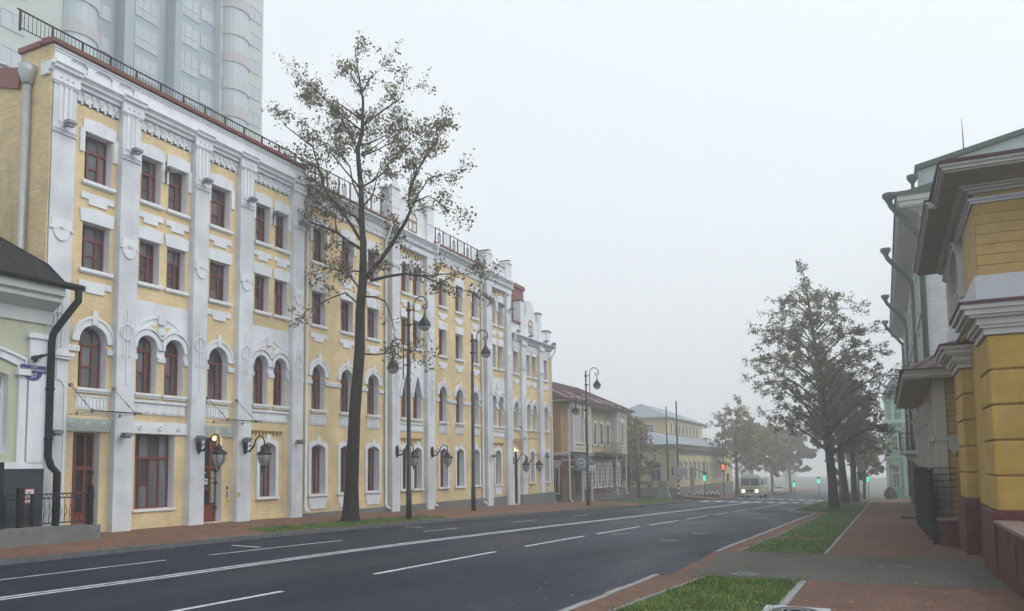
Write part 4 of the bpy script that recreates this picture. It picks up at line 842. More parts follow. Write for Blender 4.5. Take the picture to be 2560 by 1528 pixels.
for a, b in ((60.2, 64.4), (72.0, 74.8)):
    q = MB(); q.box(HX, HX+.55, a, b, 3.3, 7.3); by = q.build('bay_window', MT['siding_pale'], H_); q = MB(); [q.box(HX-.05, HX+.6, y-.14, y+.14, 3.25, 7.3) for y in (a+.05, b-.05)]; q.box(HX, HX+.62, a, b, 3.9, 4.05); q.box(HX, HX+.66, a, b, 3.25, 3.38); q.box(HX, HX+.62, a, b, 6.9, 7.3)
    y = a+.3
    while y < b-.2: q.box(HX+.5, HX+.6, y, y+.3, 3.5, 3.8); y += .55
    q.build('trim', MT['trim_white'], by)
    for yc in ([61.3, 63.1] if b-a > 3 else [73.4]):
        if yc == 61.3: MB().box(HX+.5, HX+.57, 60.55, 61.95, 4.05, 6.3).build('shutter_panel', MT['tower_white'], by); continue
        f = MB(); [f.box(HX+.5, HX+.63, y-.1, y+.1, 4.1, 6.3) for y in (yc-.5, yc+.5)]; f.box(HX+.5, HX+.66, yc-.65, yc+.65, 6.2, 6.5); f.prism([(yc-.6, 6.5), (yc+.6, 6.5), (yc, 6.75)], 'x', HX+.5, HX+.62); f.box(HX+.5, HX+.62, yc-.02, yc+.02, 4.1, 6.2); wv = f.build('window', MT['trim_white'], by); MB().box(HX+.5, HX+.57, yc-.42, yc+.42, 4.1, 6.2).build('pane', MT['glass_pale'], wv)
for yc in (66.9, 68.7, 70.6):
    f = MB(); [f.box(HX, HX+.1, y-.1, y+.1, 4.0, 6.0) for y in (yc-.5, yc+.5)]; f.box(HX, HX+.14, yc-.65, yc+.65, 5.9, 6.15); f.box(HX, HX+.1, yc-.6, yc+.6, 3.9, 4.05); wv = f.build('window', MT['trim_white'], H_); MB().box(HX-.1, HX+.04, yc-.42, yc+.42, 4.0, 5.9).build('pane', MT['glass'], wv)
q = MB(); q.box(HX, HX+1.1, 66.3, 71.6, 3.15, 3.3); [q.tube([(HX+1.05, 66.3, z), (HX+1.05, 71.6, z)], .03, 5) for z in (3.45, 4.2)]; [q.tube([(HX+1.05, 66.3+i*.21, 3.3), (HX+1.05, 66.3+i*.21, 4.2)], .012, 4, False) for i in range(26)]; q.build('balcony', MT['canopy_frame'], H_)
GW = [60.5, 64.4, 66.3, 67.85, 69.4, 70.85, 73.4]
for i, yc in enumerate(GW):
    if i == 0: continue
    f = MB(); [f.box(HX, HX+.12, y-.13, y+.13, .15, 2.1) for y in (yc-.42, yc+.42)]; f.box(HX, HX+.16, yc-.6, yc+.6, .05, .2); f.box(HX, HX+.14, yc-.55, yc+.55, 2.05, 2.45)
    for j in range(5): f.box(HX+.1, HX+.17, yc-.42-.19, yc-.42+.19, .35+j*.36, .5+j*.36); f.box(HX+.1, HX+.17, yc+.42-.19, yc+.42+.19, .35+j*.36, .5+j*.36)
    wv = f.build('window', MT['trim_white'], H_); MB().box(HX-.1, HX+.03, yc-.3, yc+.3, .2, 2.05).build('pane', MT['glass_dark'], wv)
f = MB(); f.box(-24.15, -23.75, 58.82, 58.9, -.2, 2.2); f.build('side_window', MT['trim_white'], H_); MB().box(-24.08, -23.82, 58.79, 58.83, -.1, 1.9).build('side_pane', MT['glass_dark'], H_); q = MB(); [q.box(-24.2+i*.16, -24.12+i*.16, 58.75, 58.88, 2.15, 2.55) for i in range(4)]; q.build('side_window_crest', MT['trim_white'], H_)
f = MB(); f.box(HX-.02, HX+.05, 61.6, 62.7, -.6, 1.9); f.build('door', MT['dark_metal'], H_); f = MB(); f.prism([(61.0, 2.1), (63.4, 2.1), (63.4, 2.35), (61.0, 2.35)], 'x', HX, HX+1.2); f.build('porch_roof', MT['logs_brown'], H_); f = MB(); [f.box(HX+.9, HX+1.05, y-.06, y+.06, -.9, 2.1) for y in (61.1, 63.3)]; f.box(HX, HX+1.25, 60.9, 63.5, 1.95, 2.1); [f.box(HX+1.15, HX+1.25, 61+i*.3, 61.15+i*.3, 1.65, 1.95) for i in range(8)]; f.build('porch_trim', MT['trim_white'], H_)
q = MB(); ev = .95
q.add([(HX+ev, 59.3, 7.55), (HX+ev, 76.6, 7.55), (-27.5, 73.2, 9.9), (-27.5, 59.0, 9.9), (-34, 76.6, 7.55), (-34, 59.3, 7.55), (HX+ev, 58.0, 7.5), (-34, 58, 7.5)], [(0, 1, 2, 3), (1, 4, 2), (3, 2, 4, 5), (6, 0, 3), (6, 3, 7), (3, 5, 7)])
q.box(HX+ev-.12, HX+ev+.04, 58, 76.6, 7.4, 7.56); y = 59.5
while y < 76: q.tube([(HX+ev, y, 7.58), (-27.5, min(y, 73.2), 9.93)], .03, 4, False); y += 1.1
q.build('roof', MT['timber_roof'], H_); q = MB(); q.box(-34, HX+ev-.1, 58.05, 76.4, 7.34, 7.42); q.build('soffit', MT['trim_white'], H_); q = MB(); [q.prism([(HX+.75, 7.68+.0), (-26.2, 9.15), (-26.2, 9.22), (HX+.75, 7.75)], 'y', y, y+.55) for y in (62.0, 66.5, 70.2)]; q.build('snow_flashing', MT['zinc'], H_)
for y in (59.6, 72.1, 75.1): downpipe(H_, y, HX+.3, 7.45, -.8, .06, off=.1)
t = thing('hanging_sign', 'blue and white hanging sign with round emblem on the timber house', 'sign', (HX+.9, 61.2, 2.2)); M('sign_teal', (.22, .34, .38), .5, .1); q = MB().box(HX+.3, HX+1.6, 60.9, 60.98, 1.7, 2.95).build('board', MT['sign_teal'], t); q = MB(); k = 16; q.prism([(HX+.95+.42*math.cos(6.283*i/k), 2.3+.42*math.sin(6.283*i/k)) for i in range(k)], 'y', 60.87, 60.9); o = q.build('emblem_disc', MT['sign_white'], t); q = MB(); q.prism([(HX+.95+.3*math.cos(6.283*i/k), 2.3+.3*math.sin(6.283*i/k)) for i in range(k)], 'y', 60.85, 60.87); q.build('emblem_core', MT['sign_teal'], t); MB().box(HX+.75, HX+1.15, 60.83, 60.85, 2.25, 2.38).build('emblem_bar', MT['sign_white'], t)
t = thing('yard_fence', 'dark slatted fence between the gabled house and the timber house', 'fence', (-23, 58, -1)); pm = MB().box(-.02, .02, -.045, .045, 0, 2.1).mesh('slat', MT['canopy_frame'])
for i in range(22): inst('slat', pm, (HX+.35+(i % 2)*.04, 58.0+i*.13, -.95), t)
t = thing('ramp_railing', 'steel handrail of the entrance ramp in front of the timber house', 'railing', (-22.3, 68, -1)); q = MB(); [q.tube([(-22.2, 65.2, z+.15), (-22.2, 72.6, z-.75)], .03, 6) for z in (.55, .25, -.05)]; q.build('handrail', MT['zinc'], t)
for i in range(6): MB().tube([(-22.2, 65.3+i*1.45, -1.3), (-22.2, 65.3+i*1.45, .68-i*.175)], .03, 6).build('post', MT['grey_metal'], t)
q = MB().box(-23.4, -21.9, 64.6, 73, -1.4, -.88).build('ramp_slab', MT['kerb_old'], t)
# ------------------------------------------------------------------ long one storey yellow house across the side street
Y_ = thing('corner_house', 'long single storey pale yellow house with grey metal roof across the side street', 'house', (-27, 105, -1.6)); CX = -22.8; CY = 95
M('wall_yellow', (.54, .48, .28), .9, .1, .6, stain=.1); M('wall_pale', (.55, .54, .46), .9, .08, .6); M('tin_roof', (.23, .27, .31), .5, .12, .8)
MB().box(-36, CX, CY, 133, -1.9, 4.4).build('wall', MT['wall_yellow'], Y_); MB().box(-36.1, CX+.1, CY-.1, 133, -2.6, -.65).build('plinth', MT['plinth_grey'], Y_)
q = MB(); q.box(-36, CX+.35, CY-.35, 133.4, 4.4, 4.62); q.box(-36, CX+.2, CY-.2, 133.2, 4.1, 4.4); q.build('cornice', MT['wall_pale'], Y_)
q = MB(); q.add([(CX+.6, CY-.6, 4.62), (CX+.6, 133.6, 4.62), (-27.3, 133.6, 6.4), (-27.3, CY+5, 6.4), (-36.5, CY-.6, 4.62), (-33, CY+5, 6.4)], [(0, 1, 2, 3), (4, 0, 3, 5)]); q.box(CX+.5, CX+.66, CY-.66, 133.6, 4.5, 4.64); q.box(-36.5, CX+.6, CY-.66, CY-.5, 4.5, 4.64); q.build('roof', MT['tin_roof'], Y_)
MB().box(-37, -27.7, 110, 134, 4, 8.9).build('upper_wall', MT['wall_yellow'], Y_); q = MB(); q.add([(-27.2, 109.4, 8.95), (-27.2, 135, 8.95), (-32.5, 128, 11.3), (-32.5, 113.5, 11.3), (-38, 109.4, 8.95), (-38, 135, 8.95)], [(0, 1, 2, 3), (4, 0, 3), (4, 3, 2, 5), (1, 5, 2)]); q.box(-37.5, -27.3, 109.5, 134.8, 8.75, 8.94); q.build('upper_roof', MT['tin_roof'], Y_)
def simple_win(parent, axis, c, z0, z1, hw, plane, pane='glass', tr='wall_pale', cross=True, out=1):
    f = MB(); g = MB(); e = .1*out; k = .18
    def bx(m, a0, a1, d0, d1, zz0, zz1): m.box(plane+d0*out, plane+d1*out, a0, a1, zz0, zz1) if axis == 'y' else m.box(a0, a1, plane+d0*out, plane+d1*out, zz0, zz1)
    bx(f, c-hw-k, c-hw, -.05, .1, z0-.1, z1); bx(f, c+hw, c+hw+k, -.05, .1, z0-.1, z1); bx(f, c-hw-k-.1, c+hw+k+.1, -.05, .15, z1, z1+.22); bx(f, c-hw-k, c+hw+k, -.05, .14, z0-.22, z0-.1)
    if cross: bx(f, c-.04, c+.04, 0, .06, z0-.1, z0+(z1-z0)*.66); bx(f, c-hw, c+hw, 0, .06, z0+(z1-z0)*.64, z0+(z1-z0)*.70)
    w = f.build('window', MT[tr], parent); bx(g, c-hw, c+hw, -.05, .03, z0-.1, z1); g.build('pane', MT[pane], w); return w
for xc in (-25.5, -28.6): simple_win(Y_, 'x', xc, .2, 2.4, .62, CY, out=-1)
for xc in (-25.5, -28.6): q = MB().prism([(xc-1.0, 3.0), (xc+1.0, 3.0), (xc, 3.7)], 'y', CY-.14, CY).build('pediment', MT['wall_pale'], Y_)
q = MB(); [q.box(xc-.15, xc+.15, CY-.12, CY, -.65, 3.4) for xc in (-24.1, -23.0, -27.0, -30)]; q.build('pilaster_strip', MT['wall_pale'], Y_)
for i in range(12): simple_win(Y_, 'y', 96.7+i*2.6, .3, 2.5, .5, CX, cross=i < 3)
q = MB(); [q.prism([(CX, 3.2), (CX+.35, 3.85), (CX+.35, 4.1), (CX, 4.1)], 'y', 95.4+i*1.3, 95.7+i*1.3) for i in range(26)]; q.build('eave_brackets', MT['tin_roof'], Y_, kind='stuff')
for i in range(8): simple_win(Y_, 'y', 112+i*2.5, 6.9, 8.2, .45, -27.7, cross=False)
simple_win(Y_, 'x', -30.3, 6.7, 7.9, .6, 110, out=-1)

# ------------------------------------------------------------------ right side: mansion with rusticated piers
M('ochre', (.46, .30, .072), .9, .2, 1.6, .8, 45, stain=.3); M('ochre_board', (.47, .32, .11), .75, .12, 3, .15, 60, stain=.06); M('ox_red', (.095, .020, .018), .75, .35, 2.2, .6, 40, stain=.25); M('moulding', (.50, .50, .48), .75, .08, 3, .1, 50, stain=.2); M('flashing_plum', (.06, .014, .02), .45, .2, 4); M('soffit', (.33, .31, .275), .8, .1); M('lilac', (.46, .38, .44), .5, .08); M('blue_white', (.55, .57, .62), .7, .06, 2, .15, 40)
RM = thing('mansion', 'ochre mansion with rusticated piers and boarded upper storey at the right edge', 'house', (6, 24, -.6))
q = MB(); q.box(2.45, 9, 19.8, 30.0, -.9, 5.3); q.build('ground_floor_wall', MT['ochre'], RM); MB().box(2.4, 9, 19.7, 30.1, -1.2, .85).build('wall_plinth', MT['ox_red'], RM)
for nme, y0, y1, x1 in (('near', 19.65, 21.6, 5.5), ('far', 26.2, 28.45, 4.2)):
    p = MB().box(2.22, x1-.06, y0+.07, y1-.07, .8, 4.78).build('pier', MT['ochre'], RM)
    for i in range(5):
        z0 = .93+i*.764; MB().box(2.15, x1, y0, y1, z0+.02, z0+.744).build('quoin_block', MT['ochre'], p, bevel=.032)
    MB().box(2.05, x1+.1, y0-.12, y1+.1, -1.2, .94).build('pier_plinth', MT['ox_red'], p, bevel=.02); c = MB()
    for z0, z1, ov in ((4.76, 4.9, .06), (4.9, 4.97, .14), (4.97, 5.12, .2), (5.12, 5.18, .34), (5.18, 5.3, .42), (5.3, 5.4, .5)): c.box(2.15-ov, x1+ov, y0-ov*.75, y1+ov*.75, z0, z1)
    c.build('pier_cornice', MT['moulding'], p); c = MB(); c.box(2.15-.55, x1+.55, y0-.42, y1+.42, 5.4, 5.455); c.add([(1.62, y0-.40, 5.45), (x1+.5, y0-.40, 5.45), (x1, y0+1.1, 5.75), (2.2, y0+1.1, 5.75), (1.62, y1+.4, 5.45), (2.2, y1, 5.75)], [(0, 1, 2, 3), (4, 0, 3, 5)]); c.build('pier_flashing', MT['flashing_plum'], p)
UX, UY = 2.15, 20.75
MB().box(UX+.05, 9, UY+.05, 29.5, 5.5, 8.6).build('upper_core', MT['ochre_board'], RM); MB().box(UX-.05, 9, UY-.05, 29.55, 5.6, 6.3).build('base_band', MT['blue_white'], RM)
aw = Op(23.7, 27.1, 6.3, 8.0, 'arch', 7.05)
for i in range(7):
    z0 = 6.305+i*.243; MB().box(UX+.02, 9, UY, UY+.06, z0, z0+.232).build('board', MT['ochre_board'], RM)
    for ya, yb in ((UY+.06, 23.55), (27.25, 29.5)): MB().box(UX, UX+.06, ya, yb, z0, z0+.232).build('board', MT['ochre_board'], RM)
q = MB(); arch_band(q, aw, .26, UX-.12, UX+.05, 0, .7); arch_band(q, Op(23.55, 27.25, 6.3, 8.15, 'arch', 7.05), .08, UX-.17, UX+.05, 0, .7); q.build('arch_surround', MT['moulding'], RM); window(RM, aw, UX+.08, .06, 'moulding', 'glass', None, 3, name='arched_window')
q = MB(); q.box(UX-.06, 9, UY-.06, 29.55, 8.0, 8.06); q.box(UX-.11, 9, UY-.11, 29.6, 8.06, 8.13); q.build('string_moulding', MT['blue_white'], RM)
MB().box(UX+.01, 9, UY+.01, 29.5, 8.13, 8.3).build('frieze_board', MT['ochre_board'], RM)
q = MB(); [q.box(UX-o_, 9, UY-o_, 29.6, a, b) for a, b, o_ in ((8.24, 8.30, .1), (8.30, 8.35, .2), (8.35, 8.39, .3))]; q.build('bed_moulding', MT['moulding'], RM); MB().box(1.50, 9, 19.35, 22, 8.39, 8.44).build('soffit', MT['soffit'], RM); MB().box(1.34, 9, 22, 29.8, 8.39, 8.44).build('soffit', MT['soffit'], RM)
q = MB(); q.box(1.46, 9, 19.3, 22.0, 8.44, 8.51); q.box(1.40, 9, 19.24, 22.0, 8.51, 8.57); q.box(1.30, 9, 22.0, 29.9, 8.44, 8.52); q.box(1.25, 9, 22.0, 29.95, 8.52, 8.58); q.build('fascia', MT['moulding'], RM)
q = MB(); q.box(1.36, 9, 19.18, 22.0, 8.57, 8.63); q.box(1.21, 9, 22.0, 30.1, 8.58, 8.65); q.add([(1.36, 19.18, 8.63), (9, 19.18, 8.63), (9, 23, 9.4), (5, 23, 9.4), (1.21, 30.1, 8.65), (5, 30, 9.4)], [(0, 1, 2, 3), (4, 0, 3, 5)]); q.build('roof', MT['flashing_plum'], RM)
t = thing('low_wall', 'ox red low wall with stone cap at the right edge of the sidewalk', 'wall', (2.3, 14, -.3)); MB().box(2.1, 2.5, 7, 19.5, -.9, .70).build('wall', MT['ox_red'], t); MB().box(2.04, 2.56, 6.95, 19.5, .70, .76).build('cap', MT['canopy_frame'], t)
pm = MB().box(-.012, .0, -.9, .9, 0, .62).mesh('panel', MT['ox_red'])
for i in range(5): inst('panel', pm, (2.095, 8.6+i*2.3, -.15), t)
# wooden annex with carved window casings
AX = thing('wooden_annex', 'single storey yellow wooden house with white carved casings and plum roof', 'house', (4, 38, -1)); boards('annex_board', (.46, .30, .09), 2, .2)
M('carved_white', (.42, .41, .38), .75, .1, 3, .2, 40, stain=.25)
MB().box(1.75, 8, 31, 46.5, -1.5, 4.9).build('wall', MT['annex_board'], AX); MB().box(1.70, 8, 30.95, 46.6, -1.6, -.2).build('plinth', MT['ox_red'], AX)
q = MB(); q.box(1.68, 2.02, 30.9, 31.05, -.2, 4.9); q.box(1.66, 1.8, 30.92, 31.5, -.2, 4.9); q.box(1.66, 2.6, 30.86, 31.0, 2.75, 2.92); q.box(1.6, 1.76, 31, 46.5, 2.75, 2.92); q.build('corner_board', MT['carved_white'], AX); q = MB(); q.prism([(2.05, 2.75), (2.4, 2.75), (2.4, 2.45), (2.3, 2.4), (2.22, 2.25), (2.14, 2.4), (2.05, 2.45)], 'y', 30.88, 30.95); q.build('carved_drop', MT['carved_white'], AX)
for i, yc in enumerate((33.2, 36.4, 39.6, 42.8)):
    f = MB(); [f.box(1.52, 1.76, y-.16, y+.16, .55, 3.6) for y in (yc-.62, yc+.62)]; f.box(1.5, 1.76, yc-.95, yc+.95, .42, .58); f.box(1.55, 1.76, yc-.75, yc+.75, -.1, .42); f.prism([(1.76, 3.6), (1.45, 3.75), (1.3, 4.05), (1.45, 4.15), (1.76, 4.2)], 'y', yc-.95, yc+.95)
    for k in (-.7, -.35, 0, .35, .7): f.box(1.40, 1.76, yc+k-.05, yc+k+.05, 3.45, 3.8)
    wv = f.build('window', MT['carved_white'], AX); MB().box(1.70, 1.76, yc-.46, yc+.46, .6, 3.5).build('pane', MT['glass_dark'], wv)
q = MB(); q.box(.76, 8, 30.25, 46.8, 4.9, 4.98); q.build('soffit', MT['soffit'], AX); q = MB(); q.box(.72, 8, 30.2, 46.9, 4.98, 5.10); q.box(.77, 8, 30.15, 46.9, 5.10, 5.2); q.build('fascia', MT['carved_white'], AX)
q = MB(); q.add([(.66, 30.08, 5.2), (8, 30.08, 5.2), (8, 32.2, 6.5), (3.0, 32.2, 6.5), (.66, 47, 5.2), (3.0, 45, 6.5), (8, 45, 6.5)], [(0, 1, 2, 3), (4, 0, 3, 5), (3, 2, 6, 5)]); q.box(.64, 8, 30.06, 47, 5.2, 5.235); [q.tube([(1+i*.5, 30.1, 5.24), (3+i*.35, 32.2, 6.53)], .02, 4, False) for i in range(10)]; q.build('roof', MT['flashing_plum'], AX)
# tall white and green house
BG = thing('green_trimmed_house', 'tall pale house with wide eaves, dark green gutters and downpipes on the right', 'house', (7, 75, -2)); boards('white_boards', (.62, .63, .64), 2, .26, .72); M('green_paint', (.016, .058, .040), .5, .2, 4); M('pale_wall', (.50, .52, .52), .85, .08, 1, stain=.2); M('dark_stone', (.07, .058, .052), .9, .2, 2); M('mint_edge', (.36, .46, .44), .8, .06)
GX = 2.62; MB().box(GX, 14, 50.2, 100, 2.4, 16.6).build('wall', MT['pale_wall'], BG); MB().box(GX+.02, 14, 50.0, 50.2, 2.4, 17.2).build('gable_wall', MT['white_boards'], BG); MB().box(GX-.05, 14, 50.05, 100, -3, 2.4).build('ground_floor', MT['dark_stone'], BG)
for i in range(9):
    yc = 54+i*5
    for z0, z1 in ((4.2, 6.6), (8.2, 10.6), (12.2, 14.4)):
        simple_win(BG, 'y', yc, z0, z1, .6, GX, tr='moulding', out=-1, cross=False)
q = MB(); [q.box(GX-.12, GX+.02, y-.25, y+.25, 2.4, 16.6) for y in (51, 61.5, 71.5, 81.5, 91.5)]; q.build('pilaster', MT['moulding'], BG); q = MB(); [q.box(GX-.18, GX+.02, 50.1, 100, z, z+.25) for z in (7.2, 11.2)]; q.build('string_course', MT['moulding'], BG)
q = MB(); q.box(1.5, 14, 49.2, 100.6, 16.62, 16.7); q.build('soffit', MT['pale_wall'], BG); q = MB(); [q.box(GX-o_, 14, 50-o_*.6, 100.3, a, b) for a, b, o_ in ((16.2, 16.4, .15), (16.4, 16.5, .4), (16.5, 16.62, .7))]; q.box(1.42, 14, 49.1, 100.7, 16.7, 16.95); q.box(1.36, 14, 49.0, 100.8, 16.95, 17.25); q.build('cornice', MT['moulding'], BG); q = MB(); q.box(1.24, 14, 48.9, 101, 17.25, 17.5); q.prism([(1.24, 17.5), (14, 17.5), (14, 20)], 'y', 49.3, 101); q.build('gutter', MT['green_paint'], BG)
q = MB(); q.prism([(2.5, 17.4), (14, 17.4), (14, 21.2), (2.5, 18.75)], 'y', 49.6, 50.2); q.build('parapet_gable', MT['mint_edge'], BG); q = MB(); q.prism([(2.35, 18.75), (14, 21.2), (14, 21.45), (2.35, 19.02)], 'y', 49.3, 50.4); q.build('gable_coping', MT['green_paint'], BG); MB().tube([(4.9, 50, 19), (4.88, 50, 21.6)], [.05, .01], 6).build('lightning_rod', MT['dark_metal'], BG)
for i, y in enumerate((49.6, 62.4, 80, 94.5)):
    xo = .95 if i == 0 else .8; q = MB(); q.tube([(xo, y, 17.2), (xo+.1, y, 16.9), (2.42, y+.1, 14.9), (2.45, y+.1, 14.4), (2.45, y+.1, -1.6)], .16, 10); q.lathe([(.16, 0), (.18, .1), (.36, .35), (.36, .55)], (xo, y, 17.1), 12); [q.tube([(2.45, y+.1, z), (2.45, y+.1, z+.08)], .145, 10) for z in (4, 7, 10, 13)]; q.build('downpipe', MT['green_paint'], BG, True)
q = MB(); q.lathe([(.1, 0), (.1, .4), (.3, .7), (.3, .9)], (2.2, 49.2, 17.5), 10); q.build('roof_funnel', MT['green_paint'], BG)
q = MB(); q.box(1.22, GX, 69.5, 74.5, 2.7, 2.98); [q.prism([(GX, 1.6), (GX, 2.7), (1.5, 2.7)], 'y', y, y+.25) for y in (70, 73.8)]; bl = q.build('balcony_slab', MT['moulding'], BG); q = MB()
[q.tube(p_, .035, 5) for z in (3.1, 4.35) for p_ in ([(1.28, 69.6, z), (1.28, 74.4, z)], [(1.28, 69.6, z), (GX, 69.6, z)])]
for i in range(25): q.tube([(1.28, 69.6+i*.2, 3.0), (1.28, 69.6+i*.2, 4.5)], .02, 4)
for i in range(8): xx = 1.28+i*.17; q.tube([(xx, 69.6, 3.0), (xx, 69.6, 4.5)], .02, 4); q.tube([(xx, 69.6, 3.2), (xx+.1, 69.6, 3.5), (xx-.03, 69.6, 3.8), (xx+.1, 69.6, 4.1)], .018, 4)
q.build('balcony_railing', MT['iron'], BG); MB().box(.75, GX, 51.5, 55.5, -1.6, -1.12).build('entrance_step', MT['dark_stone'], BG)
# green fence panels
t = thing('metal_fence', 'dark green sheet metal fence along the right sidewalk', 'fence', (1.42, 41, -1)); M('fence_green', (.004, .014, .010), .8, .25, 3, spec=.2)
for i in range(6):
    y = 30.0+i*2.7; z = gz(1.42, y)+.12; q = MB(); q.box(1.405, 1.42, y+.06, y+2.64, z, 1.72); [q.box(1.37, 1.405, y+.1+k*.2, y+.16+k*.2, z+.02, 1.70) for k in range(13)]; q.box(1.36, 1.44, y, y+2.7, 1.70, 1.75); q.build('panel', MT['fence_green'], t); MB().box(1.38, 1.48, y-.05, y+.05, z-.2, 1.82).build('post', MT['fence_green'], t)
q = MB(); [q.tube([(1.48, 29.95, z), (2.15, 29.95, z)], .012, 4, False) for z in [-.6+.22*k for k in range(12)]]; [q.tube([(1.48+.06*k, 29.95, -.8), (1.48+.06*k, 29.95, 1.85)], .008, 4, False) for k in range(9)]; q.build('mesh_return', MT['fence_green'], t)
t = thing('planter_box', 'dark red planter beside the wooden annex', 'planter', (1.9, 30.2, -.7)); MB().prism([(1.62, -.75), (2.1, -.75), (2.15, .1), (1.57, .1)], 'y', 29.2, 30.6).build('box', MT['ox_red'], t); MB().box(1.52, 2.2, 29.1, 30.7, .1, .16).build('rim', MT['canopy_frame'], t)
# mint green corner house with dome
DG = thing('domed_house', 'mint green corner house with grey domed turret far down the right side', 'house', (6, 134, -3.2)); M('mint', (.17, .42, .28), .85, .1, 1); M('mint_pale', (.44, .56, .46), .85, .08, 1); M('dome_grey', (.10, .12, .15), .5, .12, 2)
MB().box(.3, 12, 130, 150, -3.5, 8.1).build('wall', MT['mint'], DG); q = MB(); [q.box(.2-o_, 12, 129.9-o_, 150, z, z+.3) for z, o_ in ((2.8, 0), (3.2, .1), (6.9, .1), (7.9, .25), (8.2, .1))]; [q.box(x, x+.4, 129.8, 130, -3, 8) for x in (.25, 2.6, 4.6)]; [q.box(x, x+1.3, 129.75, 130, z, z+.25) for x in (.9, 3.2) for z in (6.0, 1.9)]; q.build('trim', MT['mint_pale'], DG)
for xc in (1.55, 3.75):
    for z0, z1 in ((4.0, 5.9), (-1.5, 1.6)): simple_win(DG, 'x', xc, z0, z1, .4, 130, tr='mint_pale', pane='glass_pale', out=-1)
q = MB(); q.lathe([(1.75, 8.2), (1.75, 11.1), (1.95, 11.15), (1.95, 11.6)], (2.2, 131.8, 0), 8); q.build('turret', MT['mint'], DG); q = MB(); [q.box(2.2+1.75*math.cos(a)-.2, 2.2+1.75*math.cos(a)+.2, 131.8+1.75*math.sin(a)-.2, 131.8+1.75*math.sin(a)+.2, 8.4, 11.1) for a in [k*math.pi/4+.39 for k in range(8)]]; q.lathe([(1.9, 9.6), (1.9, 9.75)], (2.2, 131.8, 0), 8); q.build('turret_trim', MT['mint_pale'], DG)
q = MB(); q.lathe([(2.1, 11.6), (2.05, 11.8), (1.85, 12.6), (1.5, 13.5), (1.0, 14.4), (.45, 15.0), (.12, 15.25), (.06, 15.4)], (2.2, 131.8, 0), 16); q.build('dome', MT['dome_grey'], DG); MB().tube([(2.2, 131.8, 15.2), (2.2, 131.8, 16.9)], [.08, .02], 6).build('spire', MT['dome_grey'], DG)
# ------------------------------------------------------------------ street lamps
def street_lamp(two):
    t = thing('street_lamp', '', 'street lamp'); b = MB(); b.tube([(0, 0, -.15), (0, 0, 1.35), (0, 0, 1.36), (0, 0, 8.0), (0, 0, 8.02), (0, 0, 10.2)], [.135, .13, .105, .085, .065, .06], 12); b.build('post', MT['lamp_iron'], t, True)
    def arm(s, z, nm):
        a = MB(); r = .36; x0 = .30*s; pts = [(x0, 0, z-1.55)]+[(x0, 0, z-1.2), (x0, 0, z)]+[(s*(.30+r-r*math.cos(math.pi*i/12)), 0, z+r*1.05*math.sin(math.pi*i/12)) for i in range(1, 12)]+[(s*(.30+2*r), 0, z-.05)]
        ex, ez = .30+2*r, z-.08
        pts += [(s*(ex-.14+.14*math.cos(u)), 0, ez-.14*math.sin(u)) for u in [i*.45 for i in range(1, 8)]]+[(s*(ex-.12+.06*math.cos(u)), 0, ez-.02-.07*math.sin(u)) for u in [3.6+i*.6 for i in range(4)]]
        a.tube(pts, .03, 7); [a.tube([(0, 0, zz), (x0, 0, zz)], .028, 6) for zz in (z-.9, z-.2)]; [a.lathe([(.05, -.07), (.12, -.05), (.12, .05), (.05, .07)], (0, 0, zz), 10) for zz in (z-.9, z-.2)]; ao = a.build('arm', MT['lamp_iron'], t, True)
        cx = s*(ex-.14); h = MB(); h.lathe([(.02, .05), (.025, -.12), (.05, -.25), (.1, -.36), (.2, -.48), (.27, -.60), (.29, -.72), (.30, -.76), (.27, -.77)], (cx, 0, ez-.2), 16); h.build('bell_shade', MT['lamp_iron'], ao, True)
        g = MB(); g.lathe([(.26, -.76), (.25, -.84), (.19, -.93), (.09, -.98), (.01, -.99)], (cx, 0, ez-.2), 14); g.build('globe', MT['lamp_glass'], ao, True)
    arm(1, 10.0, 'u'); 
    if two: arm(-1, 8.1, 'l')
    return t
for x, y, two, lb in ((-19.95, 30.78, True, 'tall black two armed street lamp beside the nearest tree'), (-21.3, 39.6, False, 'black street lamp with a single arm, second along the yellow building'), (-20.2, 55.74, True, 'black two armed street lamp in front of the timber house')):
    o = street_lamp(two); o.location = (x, y, gz(x, y)); tag(o, lb, 'street lamp', 'street lamps along the left pavement')
